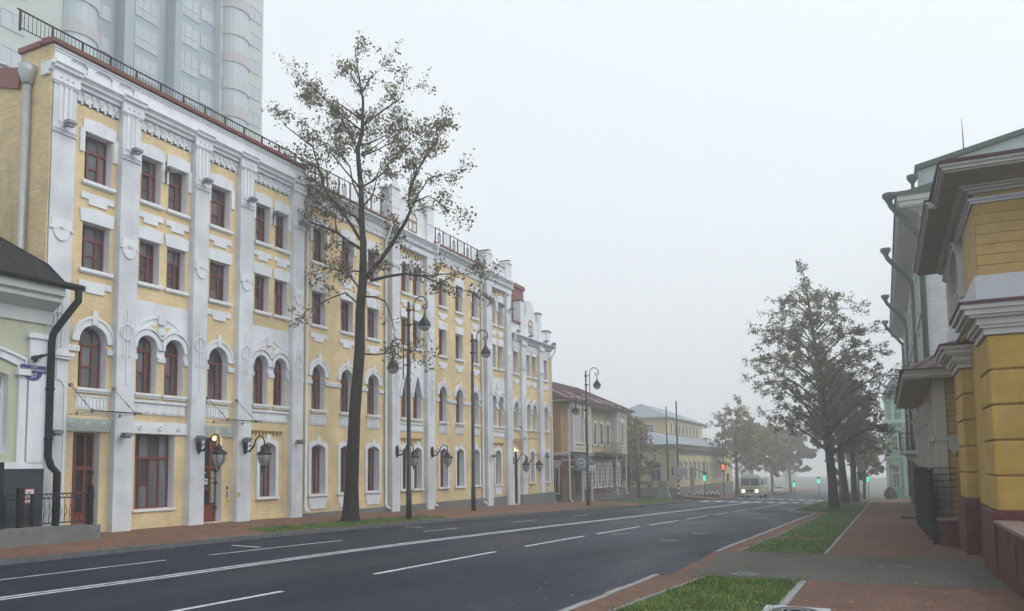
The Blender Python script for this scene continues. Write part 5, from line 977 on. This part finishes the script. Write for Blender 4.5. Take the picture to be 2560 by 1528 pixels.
# ------------------------------------------------------------------ trees
def leaf_quad(mb, p, s, rr):
    a = Vector((rr.gauss(0, 1), rr.gauss(0, 1), rr.gauss(0, .7))); a.normalize(); b = a.orthogonal(); b.rotate(Matrix.Rotation(rr.uniform(0, 6.28), 3, a)); c = a.cross(b)
    q_ = rr.choice((.65, .9, 1.1, 1.5)); s1, s2 = s*q_*rr.uniform(.8, 1.15), s*q_*rr.uniform(.5, .8); p = Vector(p)
    mb.add([tuple(p-b*s1), tuple(p+c*s2-a*s1*.15), tuple(p+b*s1), tuple(p-c*s2-a*s1*.15)], [(0, 1, 2, 3)])
def grow(wood, twigs, p, d, length, r, lev, rr, spread, upb, nseg=4):
    pts = [Vector(p)]; d = Vector(d).normalized(); rads = [r]
    for i in range(nseg):
        d = (d+Vector((rr.gauss(0, .16), rr.gauss(0, .16), rr.gauss(0, .12)+upb))).normalized(); pts.append(pts[-1]+d*length/nseg); rads.append(max(.006, r*(1-.8*(i+1)/nseg)))
    wood.tube(pts, rads, 6 if lev > 1 else 4, False)
    if lev <= 1: twigs.extend((pts[k], d) for k in range(1, nseg+1))
    if lev > 0:
        n = rr.randint(3, 5) if lev > 1 else rr.randint(3, 4)
        for k in range(n):
            t = rr.uniform(.25, 1.0); i = min(nseg-1, int(t*nseg)); q = pts[i].lerp(pts[i+1], t*nseg-i); ax = Vector((rr.gauss(0, 1), rr.gauss(0, 1), rr.gauss(0, .8))); dd = (d*(.8)+ax.normalized()*spread).normalized()
            grow(wood, twigs, q, dd, length*rr.uniform(.45, .65), max(.008, r*.5), lev-1, rr, spread, upb, 3)
def make_tree(label, loc, trunk, trad, limbs, mats, seed, leaf, nper, lev=2, spread=.75, upb=.04, group='trees along the street', bark='bark', name='street_tree', drop=.0):
    rr = random.Random(seed); t = thing(name, label, 'tree', loc, group); L = Vector(loc); wood = MB(); twigs = []
    wood.tube([L+Vector(p) for p in trunk], trad, 12, False)
    for i in range(max(1, len(trunk)-5), len(trunk)):
        a, b = L+Vector(trunk[i-1]), L+Vector(trunk[i])
        for j in range(int((b-a).length/.42)): grow(wood, twigs, a.lerp(b, rr.random()), (b-a).normalized()*.6+Vector((rr.gauss(0, 1), rr.gauss(0, 1), .2)).normalized(), rr.uniform(.5, 1.0), .02, 1, rr, spread, upb, 3)
    for pts, r0, lv in limbs:
        P = [L+Vector(p) for p in pts]; n = len(P); wood.tube(P, [max(.012, r0*(1-.75*i/(n-1))) for i in range(n)], 7, False)
        for i in range(1, n):
            a, b = P[i-1], P[i]; d = (b-a); k = max(1, int(d.length/.42))
            for j in range(k):
                if i == 1 and n > 2 and rr.random() < .6: continue
                q = a.lerp(b, (j+rr.random())/k); ax = Vector((rr.gauss(0, 1), rr.gauss(0, 1), rr.gauss(0, .7)+.15)).normalized()
                grow(wood, twigs, q, d.normalized()*.7+ax*spread, rr.uniform(.6, 1.35), max(.01, r0*.28*(1-.6*i/n)), lv, rr, spread, upb, 3)
        d = P[-1]-P[-2]; grow(wood, twigs, P[-1], d, 1.2, max(.012, r0*.25), 1, rr, spread, upb, 3)
    wood.build('trunk', MT[bark], t, True); crowns = [MB() for _ in mats]
    for q, d in twigs:
        if rr.random() < drop: continue
        for _ in range(nper if rr.random() < .75 else nper//2):
            leaf_quad(crowns[rr.randrange(len(mats)) if rr.random() < .5 else int(abs(math.sin(q.x*.9+q.z*.6))*len(mats)) % len(mats)], q+Vector((rr.gauss(0, .14), rr.gauss(0, .14), rr.gauss(0, .12)-.04)), leaf, rr)
    for c, m in zip(crowns, mats): c.build('crown', MT[m], t)
    return t
TR = [(0.03, -.15), (0.04, .25), (0.08, 1.5), (0.23, 4.68), (0.48, 7.35), (0.5, 9.07), (0.64, 10.48), (0.66, 11.91), (0.54, 13.38), (0.53, 14.54), (0.40, 15.6), (0.34, 16.34), (0.58, 17.1), (0.62, 18.5), (0.36, 19.8), (0.14, 21.2)]
TRr = [.50, .37, .29, .25, .225, .205, .18, .14, .13, .115, .105, .10, .085, .055, .035, .012]
LIMBS = {'r_big': [(0.78, 10.51), (1.29, 11.07), (1.95, 11.93), (2.56, 12.88), (2.7, 13.38), (2.51, 13.74), (2.45, 14.5)], 'r_big2': [(2.7, 13.38), (3.11, 14.11), (3.59, 14.68), (4.39, 14.73)],
'r_low': [(1.01, 10.34), (1.79, 10.49), (2.56, 10.56), (3.31, 10.4), (4.1, 10.03), (4.88, 9.76)], 'r_low2': [(3.31, 10.4), (4.26, 10.42), (5.29, 10.34)],
'l_mid': [(0.49, 11.84), (-0.04, 12.2), (-0.63, 12.67), (-1.41, 13.03), (-2.45, 13.49), (-3.91, 13.86), (-4.6, 14.2)], 'l_mid2': [(0.54, 12.8), (0.19, 13.33), (-0.34, 13.61), (-1.06, 14.22), (-1.85, 14.64), (-2.72, 15.24)],
'l_mid3': [(0.49, 12.23), (0.13, 12.86), (-0.22, 13.4), (-0.64, 13.9), (-1.12, 14.62), (-1.43, 15.67), (-1.68, 16.62), (-2.5, 17.3), (-3.1, 17.8)], 'up_r': [(0.53, 14.59), (0.99, 14.85), (1.45, 15.26), (1.84, 16.04), (2.68, 16.6), (3.3, 16.9)],
'up_r2': [(0.6, 13.68), (1.34, 14.02), (1.67, 14.45), (2.01, 14.82)], 'up_l': [(0.38, 16.2), (-0.33, 17.76), (-1.24, 18.9), (-1.9, 19.6)], 'up_l2': [(0.42, 15.5), (0.01, 17.14), (-0.89, 17.69), (-1.47, 18.4)],
'up_l3': [(0.60, 17.6), (-0.56, 18.56), (-1.5, 19.1)], 'up_r3': [(0.62, 17.37), (1.42, 18.04), (2.1, 18.6), (2.05, 19.3)], 'up_r4': [(0.5, 18.8), (1.0, 19.4), (1.4, 19.6)], 'top_l': [(0.42, 19.2), (-0.1, 19.8), (-0.4, 20.1)],
'low_l': [(0.5, 9.3), (-0.08, 9.89), (-0.61, 9.66), (-1.2, 9.33), (-1.32, 9.15)], 'low_l2': [(0.58, 9.9), (0.09, 10.45), (-0.44, 10.9), (-1.21, 11.19), (-2.12, 10.9)], 'low_l3': [(0.62, 10.8), (-0.15, 11.01), (-0.73, 11.08), (-1.45, 11.41)],
'low_r': [(0.60, 9.7), (1.34, 9.6), (1.79, 9.36), (2.07, 8.68), (2.18, 8.16)], 'low_r2': [(0.45, 7.2), (1.15, 7.14), (1.77, 7.21), (2.38, 6.96)], 'x1': [(2.45, 14.4), (2.95, 15.5), (3.5, 16.4), (3.7, 17.0)], 'x2': [(2.45, 14.4), (3.3, 14.95), (4.3, 15.3)], 'x3': [(2.55, 13.7), (3.3, 14.1), (4.0, 13.6)], 'x4': [(2.5, 13.9), (2.7, 15.0), (2.6, 16.0)], 'x5': [(-1.43, 15.6), (-2.4, 16.2), (-3.4, 16.5), (-4.1, 16.2)], 'x6': [(-1.06, 14.2), (-1.9, 14.9), (-3.0, 15.4)], 'x7': [(-0.63, 12.67), (-1.2, 13.6), (-2.0, 14.0)], 'mid_l4': [(0.54, 13.9), (0.07, 14.92), (-0.05, 15.62), (-0.77, 16.54), (-0.89, 17.32)]}
rr_ = random.Random(3); lim = []
for k, pts in LIMBS.items():
    n = len(pts); sway = rr_.uniform(-1.6, 1.6); r0 = .12 if k == 'r_big' else .075 if k in ('r_low', 'l_mid', 'l_mid2', 'l_mid3') else .045
    sway = {'r_big': .9, 'r_low': 1.0, 'l_mid3': -.8, 'l_mid2': .5, 'l_mid': -.6}.get(k, sway); off = {'r_big2': .6, 'r_low2': .6, 'x1': .88, 'x2': .88, 'x3': .72, 'x4': .75, 'x5': -.5, 'x6': .3, 'x7': -.2}.get(k, 0)
    lim.append(([(x, off+sway*i/(n-1), z) for i, (x, z) in enumerate(pts)], r0, 0 if k in ('low_l', 'low_r') else 1))
for k in range(6):      # boughs towards and away from the camera
    a = rr_.choice((-1, 1)); z0 = rr_.uniform(11, 18); lx = rr_.uniform(-1.2, 1.2); ln = max(.8, 2.8-(z0-11)*.28); lim.append(([(.55, 0, z0), (.55+lx*.4, a*ln*.5, z0+ln*.35), (.55+lx, a*ln, z0+ln*.8)], .05, 1))
make_tree('tall sparse lime tree with few autumn leaves in front of the yellow building', (-20.77, 27.44, gz(-20.77, 27.44)), [(x, 0, z) for x, z in TR], TRr, lim, ['leaf_olive', 'leaf_brown', 'leaf_olive'], 5, .043, 9, drop=.15)
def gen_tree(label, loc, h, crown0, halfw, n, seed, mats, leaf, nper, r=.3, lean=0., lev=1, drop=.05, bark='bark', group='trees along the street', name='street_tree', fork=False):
    rr = random.Random(seed); trunk = []; tr = []; m = 10
    for i in range(m+1):
        t = i/m; trunk.append((lean*t*t*2-.0+.12*math.sin(t*5+seed), .1*math.cos(t*4+seed), -.2+(h+.2)*t)); tr.append(max(.012, r*(1.25 if i == 0 else (1-t)**.8)))
    def at(z):
        t = max(0, min(.999, (z+.2)/(h+.2)))*m; i = int(t); return Vector(trunk[i]).lerp(Vector(trunk[i+1]), t-i)
    L = []
    for k in range(n):
        t = (k+rr.random())/n; z0 = crown0+(h*.93-crown0)*t; prof = (min(1, .55+t*3)*(1-t)**.62*(1-.0*t)+.10); ln = halfw*prof*rr.uniform(.72, 1.15); a = k*2.4+rr.uniform(-.4, .4); rise = rr.uniform(.45, .95)
        p0 = at(z0*.92); d = Vector((math.cos(a), math.sin(a), 0)); L.append(([tuple(p0), tuple(p0+d*ln*.4+Vector((0, 0, ln*rise*.5))), tuple(p0+d*ln*.75+Vector((0, 0, ln*rise*.8))), tuple(p0+d*ln+Vector((0, 0, ln*rise*.75)))], max(.03, r*.32*(1-t*.6)), lev))
    return make_tree(label, loc, trunk, tr, L, mats, seed, leaf, nper, group=group, bark=bark, drop=drop, name=name)
P = lambda x, y: (x, y, gz(x, y))
gen_tree('large lime tree with olive foliage, nearest on the right verge', P(-4.05, 71.65), 21.2, 4.8, 5.9, 54, 21, ['leaf_olive', 'leaf_lime', 'leaf_olive', 'leaf_brown'], .062, 8, .40, -.9, drop=.3)
gen_tree('green tree second in the row on the right verge', P(-3.9, 92.2), 17.0, 5.5, 3.8, 30, 22, ['leaf_green', 'leaf_lime'], .10, 7, .42, -.9, drop=.2)
gen_tree('green tree third in the row on the right verge', P(-3.1, 99), 15.0, 5.5, 3.2, 28, 23, ['leaf_green', 'leaf_lime', 'leaf_olive'], .10, 7, .40, -.5, drop=.2)
gen_tree('thin nearly bare tree far along the right verge before the domed house', P(-2.6, 121), 12, 3, 3.4, 20, 24, ['leaf_brown'], .16, 2, .2, .3, drop=.45)
gen_tree('misty tree far down the right verge', P(-3.4, 150), 13, 3.5, 4.2, 20, 25, ['leaf_olive', 'leaf_brown'], .2, 4, .25, 0)
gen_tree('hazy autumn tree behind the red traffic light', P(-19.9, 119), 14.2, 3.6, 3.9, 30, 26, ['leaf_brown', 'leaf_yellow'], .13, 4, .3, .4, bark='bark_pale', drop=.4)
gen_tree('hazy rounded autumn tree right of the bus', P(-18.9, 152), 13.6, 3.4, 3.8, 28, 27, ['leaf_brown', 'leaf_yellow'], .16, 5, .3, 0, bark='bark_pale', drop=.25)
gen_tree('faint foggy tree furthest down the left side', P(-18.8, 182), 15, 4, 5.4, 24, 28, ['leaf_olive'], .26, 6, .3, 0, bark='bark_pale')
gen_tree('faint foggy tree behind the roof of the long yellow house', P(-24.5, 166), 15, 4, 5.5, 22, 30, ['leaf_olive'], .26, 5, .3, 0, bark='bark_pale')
gen_tree('small yellowish tree between the timber house and the corner house', P(-26.2, 86), 9.6, 1.0, 2.1, 30, 29, ['leaf_yellow', 'leaf_yellow', 'leaf_brown'], .10, 6, .17, 0, drop=.1)
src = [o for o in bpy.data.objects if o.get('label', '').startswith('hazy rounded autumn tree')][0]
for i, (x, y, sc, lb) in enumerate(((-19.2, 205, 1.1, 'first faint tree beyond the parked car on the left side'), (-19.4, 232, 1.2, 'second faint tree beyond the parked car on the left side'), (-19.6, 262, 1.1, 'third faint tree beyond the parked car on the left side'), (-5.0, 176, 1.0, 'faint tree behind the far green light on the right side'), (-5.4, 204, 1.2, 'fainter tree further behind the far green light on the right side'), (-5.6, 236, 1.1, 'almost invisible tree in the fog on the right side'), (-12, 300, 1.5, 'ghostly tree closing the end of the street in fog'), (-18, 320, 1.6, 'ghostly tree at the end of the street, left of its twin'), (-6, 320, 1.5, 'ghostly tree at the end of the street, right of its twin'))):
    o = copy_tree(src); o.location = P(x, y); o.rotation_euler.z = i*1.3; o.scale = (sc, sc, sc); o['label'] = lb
# ------------------------------------------------------------------ bus
BS = thing('bus', 'small cream bus with lit headlights driving towards the crossing', 'bus'); M('bus_cream', (.34, .34, .19), .35, .08, 2); M('bus_white', (.44, .45, .42), .35, .06, 2); M('rubber', (.012, .012, .012), .8, .2); emit('headlight', (1.0, .97, .75), 8)
def rsec(w, z0, z1, r0, r1):
    o = []
    for cx, cz, r, a0 in ((w-r0, z0+r0, r0, -90), (w-r1, z1-r1, r1, 0), (-w+r1, z1-r1, r1, 90), (-w+r0, z0+r0, r0, 180)):
        o += [(cx+r*math.cos(rad(a0+i*22.5)), cz+r*math.sin(rad(a0+i*22.5))) for i in range(5)]
    return o
MB().prism(rsec(1.24, .45, 1.5, .12, .05), 'y', -3.4, 3.5).build('lower_body', MT['bus_cream'], BS, bevel=.08); q = MB(); s0, s1 = rsec(1.22, 1.48, 2.9, .03, .42), rsec(1.2, 1.5, 2.86, .03, .42); n = len(s0)
q.add([(x, -3.35+(z-1.48)*.22, z) for x, z in s0]+[(x, 3.45-(z-1.48)*.1, z) for x, z in s0], [tuple(range(n)), tuple(range(2*n-1, n-1, -1))]+[(i, i+n, (i+1) % n+n, (i+1) % n) for i in range(n)]); q.build('upper_body', MT['bus_white'], BS)
for s in (-1, 1): q = MB(); zz = [1.62, 2.5]; q.add([(.04*s, -3.34+.14*.22-.03, 1.62), (1.08*s, -3.34+.14*.22-.03, 1.62), (1.0*s, -3.34+1.0*.22-.03, 2.5), (.04*s, -3.34+1.0*.22-.03, 2.5)], [(0, 1, 2, 3)]); q.build('windshield', MT['glass_dark'], BS)
for s in (-1, 1):
    for i in range(5): MB().box(s*1.2, s*1.235, -2.7+i*1.18, -1.7+i*1.18, 1.68, 2.42).build('side_window', MT['glass_dark'], BS)
    q = MB(); q.prism([(s*.78+.14*math.cos(6.283*i/14), 1.0+.14*math.sin(6.283*i/14)) for i in range(14)], 'y', -3.50, -3.44); q.build('headlight', MT['headlight'], BS)
    MB().tube([(s*1.15, -3.1, 2.4), (s*1.42, -3.35, 2.35), (s*1.42, -3.35, 1.95)], .03, 6).build('mirror_arm', MT['rubber'], BS); MB().box(s*1.34, s*1.52, -3.42, -3.36, 1.75, 2.15).build('mirror', MT['rubber'], BS)
    for yw in (-2.1, 1.9):
        wv = MB().prism([(yw+.47*math.cos(6.283*i/20), .47+.47*math.sin(6.283*i/20)) for i in range(20)], 'x', s*.95, s*1.25).build('wheel', MT['rubber'], BS); MB().prism([(yw+.25*math.cos(6.283*i/16), .47+.25*math.sin(6.283*i/16)) for i in range(16)], 'x', s*1.2, s*1.27).build('rim', MT['zinc'], wv)
q = MB(); q.box(-.5, .5, -3.47, -3.40, .88, 1.12); q.build('grille', MT['rubber'], BS); MB().box(-1.2, 1.2, -3.56, -3.36, .42, .66).build('bumper', MT['grey_metal'], BS); MB().box(-.26, .26, -3.58, -3.55, .5, .6).build('number_plate', MT['sign_white'], BS); q = MB(); [q.box(s*.05, s*.09, -3.30, -3.26, 1.6, 2.3) for s in (-1, 1)]; q.build('wiper', MT['rubber'], BS)
BS.location = (-16.4, 112.5, gz(-16.4, 112.5)-.15); BS.scale = (1.1, 1.1, 1.1)
# ------------------------------------------------------------------ traffic lights, poles, signs
emit('red_lit', (1.0, .035, .02), 9); emit('green_lit', (.0, .75, .22), 5); M('lens_off', (.03, .02, .02), .3, .1); M('signal_black', (.015, .016, .018), .5, .2)
def head(t, x, y, z, lit, mat, face=-1):
    """three-lens head whose lenses look down the street (-Y) or along X"""
    h = MB()
    if face in (-1,): h.box(x-.17, x+.17, y-.02, y+.16, z, z+1.02)
    else: h.box(x-.02, x+.16, y-.17, y+.17, z, z+1.02)
    ho = h.build('signal_head', MT['signal_black'], t, bevel=.03)
    for i in range(3):
        zc = z+.85-i*.34; q = MB(); v = MB(); k = 14
        ring = [(.125*math.cos(6.283*j/k), .125*math.sin(6.283*j/k)) for j in range(k)]
        if face == -1:
            q.prism([(x+a, zc+b) for a, b in ring], 'y', y-.05, y-.02); v.prism([(x+.15*math.cos(math.pi*j/8), zc+.15*math.sin(math.pi*j/8)) for j in range(9)]+[(x-.13*math.cos(math.pi*j/8), zc+.13*math.sin(math.pi*j/8)) for j in range(9)], 'y', y-.2, y-.02)
        else:
            q.prism([(y+a, zc+b) for a, b in ring], 'x', x+.16, x+.19); v.prism([(y+.15*math.cos(math.pi*j/8), zc+.15*math.sin(math.pi*j/8)) for j in range(9)]+[(y-.13*math.cos(math.pi*j/8), zc+.13*math.sin(math.pi*j/8)) for j in range(9)], 'x', x+.16, x+.34)
        q.build('lens', MT[mat] if i in lit else MT['lens_off'], ho); v.build('visor', MT['signal_black'], ho)
def pole(t, x, y, h, r0=.08, r1=.05, mat='dark_metal', nm='pole'): g = gz(x, y); return MB().tube([(x, y, g-.2), (x, y, g+h)], [r0, r1], 10).build(nm, MT[mat], t, True)
t = thing('traffic_light', 'traffic light showing red on a tall pole behind the crossing', 'traffic light', P(-19.3, 105.8)); pole(t, -19.3, 105.8, 10.3); g = gz(-19.3, 105.8); head(t, -19.28, 105.7, g+3.25, (0, 1), 'red_lit'); head(t, -18.85, 105.8, g+2.0, (), 'red_lit', 1)
t = thing('traffic_light', 'traffic light showing green on a thin short pole left of the red one', 'traffic light', P(-19.5, 94.8)); pole(t, -19.5, 94.8, 4.75, .05, .04); g = gz(-19.5, 94.8); head(t, -19.5, 94.7, g+2.05, (1, 2), 'green_lit')
for x, y, z, lb in ((-13.9, 140, -1.75, 'faint green traffic light far off in the fog, left of two'), (-10.0, 140, -1.2, 'faint green traffic light hanging far off in the fog, right of two'), (-2.45, 140, -.95, 'green traffic light far down the right sidewalk')):
    t = thing('traffic_light', lb, 'traffic light', P(x, y)); pole(t, x, y, z-gz(x, y)+1.2, .05, .04); head(t, x, y-.1, z, (1, 2), 'green_lit')
t = thing('utility_pole', 'tall dark pole with grey sign plates and striped foot at the corner', 'pole', P(-20.35, 85)); pole(t, -20.35, 85, 10.7, .12, .08); g = gz(-20.35, 85); MB().box(-20.75, -19.95, 84.6, 85.4, g-.1, g+.45).build('foot_block', MT['kerb_old'], t, bevel=.03)
[MB().tube([(-20.35, 85, g+.5+i*.5), (-20.35, 85, g+.75+i*.5)], .125, 10).build('stripe', MT['sign_white'], t) for i in range(3)]
[MB().box(a, b, 84.78, 84.82, g+c, g+d).build('sign_plate', MT['zinc'], t) for a, b, c, d in ((-20.85, -20.2, 2.6, 3.5), (-20.15, -19.5, 2.5, 3.35), (-20.8, -19.8, 2.05, 2.4))]
t = thing('utility_pole', 'tall dark pole behind the utility cabinet with side signal head', 'pole', P(-23.0, 91)); pole(t, -23.0, 91, 10.5, .11, .08); head(t, -22.5, 91, gz(-23, 91)+2.4, (), 'red_lit', 1)
t = thing('utility_pole', 'thick grey concrete pole carrying wires by the yellowish tree', 'pole', P(-22.8, 78)); pole(t, -22.8, 78, 7.6, .2, .16, 'kerb_old')
for a, b, lb in (((-22.8, 78, 5.4), (-27, 99, 4.6), 'sagging wire from the concrete pole to the corner house'), ((-22.8, 78, 4.6), (-20.35, 85, 3.2), 'wire from the concrete pole to the sign pole'), ((-22.8, 78, 5.6), (-24.5, 60, 7.0), 'wire from the concrete pole to the timber house')):
    A, Bq = Vector(a), Vector(b); tag(MB().tube([A.lerp(Bq, i/10)+Vector((0, 0, -.5*math.sin(math.pi*i/10))) for i in range(11)], .015, 4).build('wire', MT['iron']), lb, 'wire')
t = thing('utility_cabinet', 'pale green bell shaped utility cabinet on the corner lawn', 'cabinet', P(-21.35, 82.5)); g = gz(-21.35, 82.5); M('cabinet_green', (.25, .29, .27), .6, .1); q = MB(); q.prism([(-22.1, g), (-20.6, g), (-20.85, g+.7), (-20.88, g+1.75), (-21.0, g+1.85), (-21.7, g+1.85), (-21.82, g+1.75), (-21.85, g+.7)], 'y', 82.1, 82.8); q.build('body', MT['cabinet_green'], t); q = MB(); q.prism([(-21.35+.3*math.cos(6.283*i/14), g+1.4+.3*math.sin(6.283*i/14)) for i in range(14)], 'y', 82.05, 82.1); q.box(-21.43, -21.27, 82.06, 82.1, g+.2, g+1.15); q.build('emblem', MT['grey_metal'], t)
t = thing('striped_barrier', 'low barrier with slanted white plates across the side street corner', 'barrier', P(-20.6, 100)); g = gz(-20.6, 100); MB().box(-22.9, -18.7, 100, 100.25, g-.1, g+.35).build('base', MT['slate_plinth'], t)
for i in range(8): x0 = -22.7+i*.5; MB().prism([(x0+.3, g+.2), (x0+.5, g+.2), (x0+.15, g+.72), (x0-.05, g+.72)], 'y', 99.92, 99.99).build('plate', MT['sign_white'], t)
t = thing('sign_gantry', 'grey green square post with sloping arm next to the green signal', 'gantry', P(-21.5, 97)); g = gz(-21.5, 97); MB().box(-21.75, -21.3, 97, 97.2, g-.1, g+3.6).build('post', MT['cabinet_green'], t); MB().prism([(-21.6, g+3.6), (-19.6, g+2.9), (-19.6, g+2.72), (-21.6, g+3.4)], 'y', 97, 97.15).build('arm', MT['grey_metal'], t)
t = thing('warning_sign_post', 'two triangular warning signs seen from behind on one post between the trees', 'road sign', P(-4.45, 84)); pole(t, -4.45, 84, 4.0, .045, .045); g = gz(-4.45, 84); M('sign_back', (.12, .085, .075), .5, .1)
for z in (g+2.95, g+1.9): MB().prism([(-5.05, z), (-3.85, z), (-4.45, z+1.02)], 'y', 83.92, 83.95).build('triangle_plate', MT['sign_back'], t)
for x, y, lb in ((-5.5, 113.4, 'dark pole with small sign box, left of the pair beyond the trees'), (-3.2, 115, 'dark pole with sign box, right of the pair beyond the trees')): t = thing('utility_pole', lb, 'pole', P(x, y)); pole(t, x, y, 10.5, .11, .08); g = gz(x, y); MB().box(x+.05, x+.55, y-.1, y+.1, g+2.6, g+3.7).build('sign_box', MT['dark_metal'], t)
t = thing('flower_planter', 'long low planter of dull red flowers near the far poles', 'planter', P(-4.2, 123)); g = gz(-4.2, 123); MB().box(-5.4, -3.2, 122.7, 123.3, g-.1, g+.3).build('trough', MT['kerb_old'], t); q = MB(); rr_ = random.Random(9); M('flower_red', (.28, .04, .05), .7, .4, 6); [leaf_quad(q, (rr_.uniform(-5.4, -3.2), rr_.uniform(122.6, 123.4), g+rr_.uniform(.25, .75)), .09, rr_) for _ in range(500)]; q.build('flowers', MT['flower_red'], t, kind='stuff')
t = thing('round_shrub', 'clipped round green shrub in front of the domed house', 'shrub', P(.6, 122)); g = gz(.6, 122); q = MB()
for cx_, cz_, rr3, nn in ((.55, .75, .7, 500), (1.0, .55, .5, 300), (.3, .5, .45, 250), (.7, 1.25, .42, 220)):
    for _ in range(nn):
        u = Vector((R.gauss(0, 1), R.gauss(0, 1), R.gauss(0, 1))).normalized()*rr3*R.uniform(.6, 1.12); leaf_quad(q, (cx_+u.x, 122+u.y, g+cz_+u.z), .08, R)
q.build('crown', MT['leaf_green'], t); MB().tube([(.6, 122, g-.1), (.6, 122, g+1)], .07, 6).build('stem', MT['bark'], t)
# parked car dim in the fog
C_ = thing('parked_car', 'pale car parked in the fog beyond the bus', 'car'); M('car_silver', (.5, .51, .52), .3, .05); q = MB(); prof = [(-2.1, .35), (2.15, .35), (2.2, .75), (1.4, .92), (.7, 1.42), (-1.0, 1.45), (-1.75, .98), (-2.15, .85)]; q.add([], []); q.prism([(y, z) for y, z in prof], 'x', -.84, .84); q.build('body', MT['car_silver'], C_, bevel=.07)
for a, b in (((.78, 1.36), (1.3, .96)), ((-1.05, 1.39), (-1.62, 1.02))): q = MB(); e = .03 if a[0] > 0 else -.03; q.add([(-.68, a[0]+e, a[1]+.02), (.68, a[0]+e, a[1]+.02), (.76, b[0]+e, b[1]+.02), (-.76, b[0]+e, b[1]+.02)], [(0, 1, 2, 3)]); q.build('windscreen', MT['glass_dark'], C_)
for s in (-1, 1):
    MB().box(s*.84, s*.86, -.9, .6, .98, 1.34).build('side_window', MT['glass_dark'], C_); MB().box(s*.5, s*.76, -2.19, -2.1, .62, .78).build('headlight', MT['sign_white'], C_)
    for yw in (-1.35, 1.35): MB().prism([(yw+.32*math.cos(6.283*i/16), .32+.32*math.sin(6.283*i/16)) for i in range(16)], 'x', s*.66, s*.87).build('wheel', MT['rubber'], C_)
C_.location = (-17.4, 150, gz(-17.4, 150)-.15)
# manhole covers
def manhole(x, y, r, dz, lb, square=False):
    t = thing('manhole_cover', lb, 'manhole cover', (x, y, gz(x, y)+dz), 'manhole covers'); z = gz(x, y)+dz; q = MB(); q.lathe([(r, 0), (r*.97, .008), (r*.8, .009), (r*.79, .006), (.01, .006)], (x, y, z), 28); q.build('lid', MT['dark_metal'], t)
    q = MB(); [q.lathe([(rr2, .006), (rr2, .012), (rr2-.03, .012), (rr2-.03, .006)], (x, y, z), 24) for rr2 in (r*.6, r*.35)]; q.build('rib', MT['grey_metal'], t)
    if square: MB().box(x-r*1.35, x+r*1.35, y-r*1.2, y+r*1.2, z-.05, z-.002).build('concrete_collar', MT['zinc'], t)
manhole(-7.5, 29.6, .36, -.146, 'manhole cover in the near lane, nearer of the two on the right'); manhole(-7.4, 34.4, .36, -.146, 'manhole cover in the near lane, farther of the two on the right'); manhole(-10.1, 31.6, .4, -.146, 'manhole cover in the road beside the dashed lane line'); manhole(-1.35, 13.05, .36, .045, 'manhole cover in a pale square collar at the lawn corner', True); manhole(.1, 21.3, .42, .012, 'flush manhole cover in the grey driveway'); manhole(-2.9, 18.2, .34, .014, 'thin manhole ring at the near edge of the driveway')
manhole(-17.6, 33.2, .35, -.146, 'manhole cover in the far lane near the left kerb')
# ------------------------------------------------------------------ fog
hz = MB().box(-430, 310, -70, 640, -9.4, 74).build('haze', None); hz['kind'] = 'stuff'; hz['label'] = 'thin grey fog filling the street'; hz['category'] = 'fog'
m = bpy.data.materials.new('fog'); m.use_nodes = True; t_ = m.node_tree; t_.nodes.clear(); ou = t_.nodes.new('ShaderNodeOutputMaterial'); pv = t_.nodes.new('ShaderNodeVolumePrincipled'); pv.inputs['Color'].default_value = (.96, .97, .98, 1); pv.inputs['Density'].default_value = .0029; pv.inputs['Anisotropy'].default_value = .3
t_.links.new(pv.outputs[0], ou.inputs['Volume']); hz.data.materials.append(m)
for o in list(bpy.data.objects):
    if o.get('label') == '': del o['label']
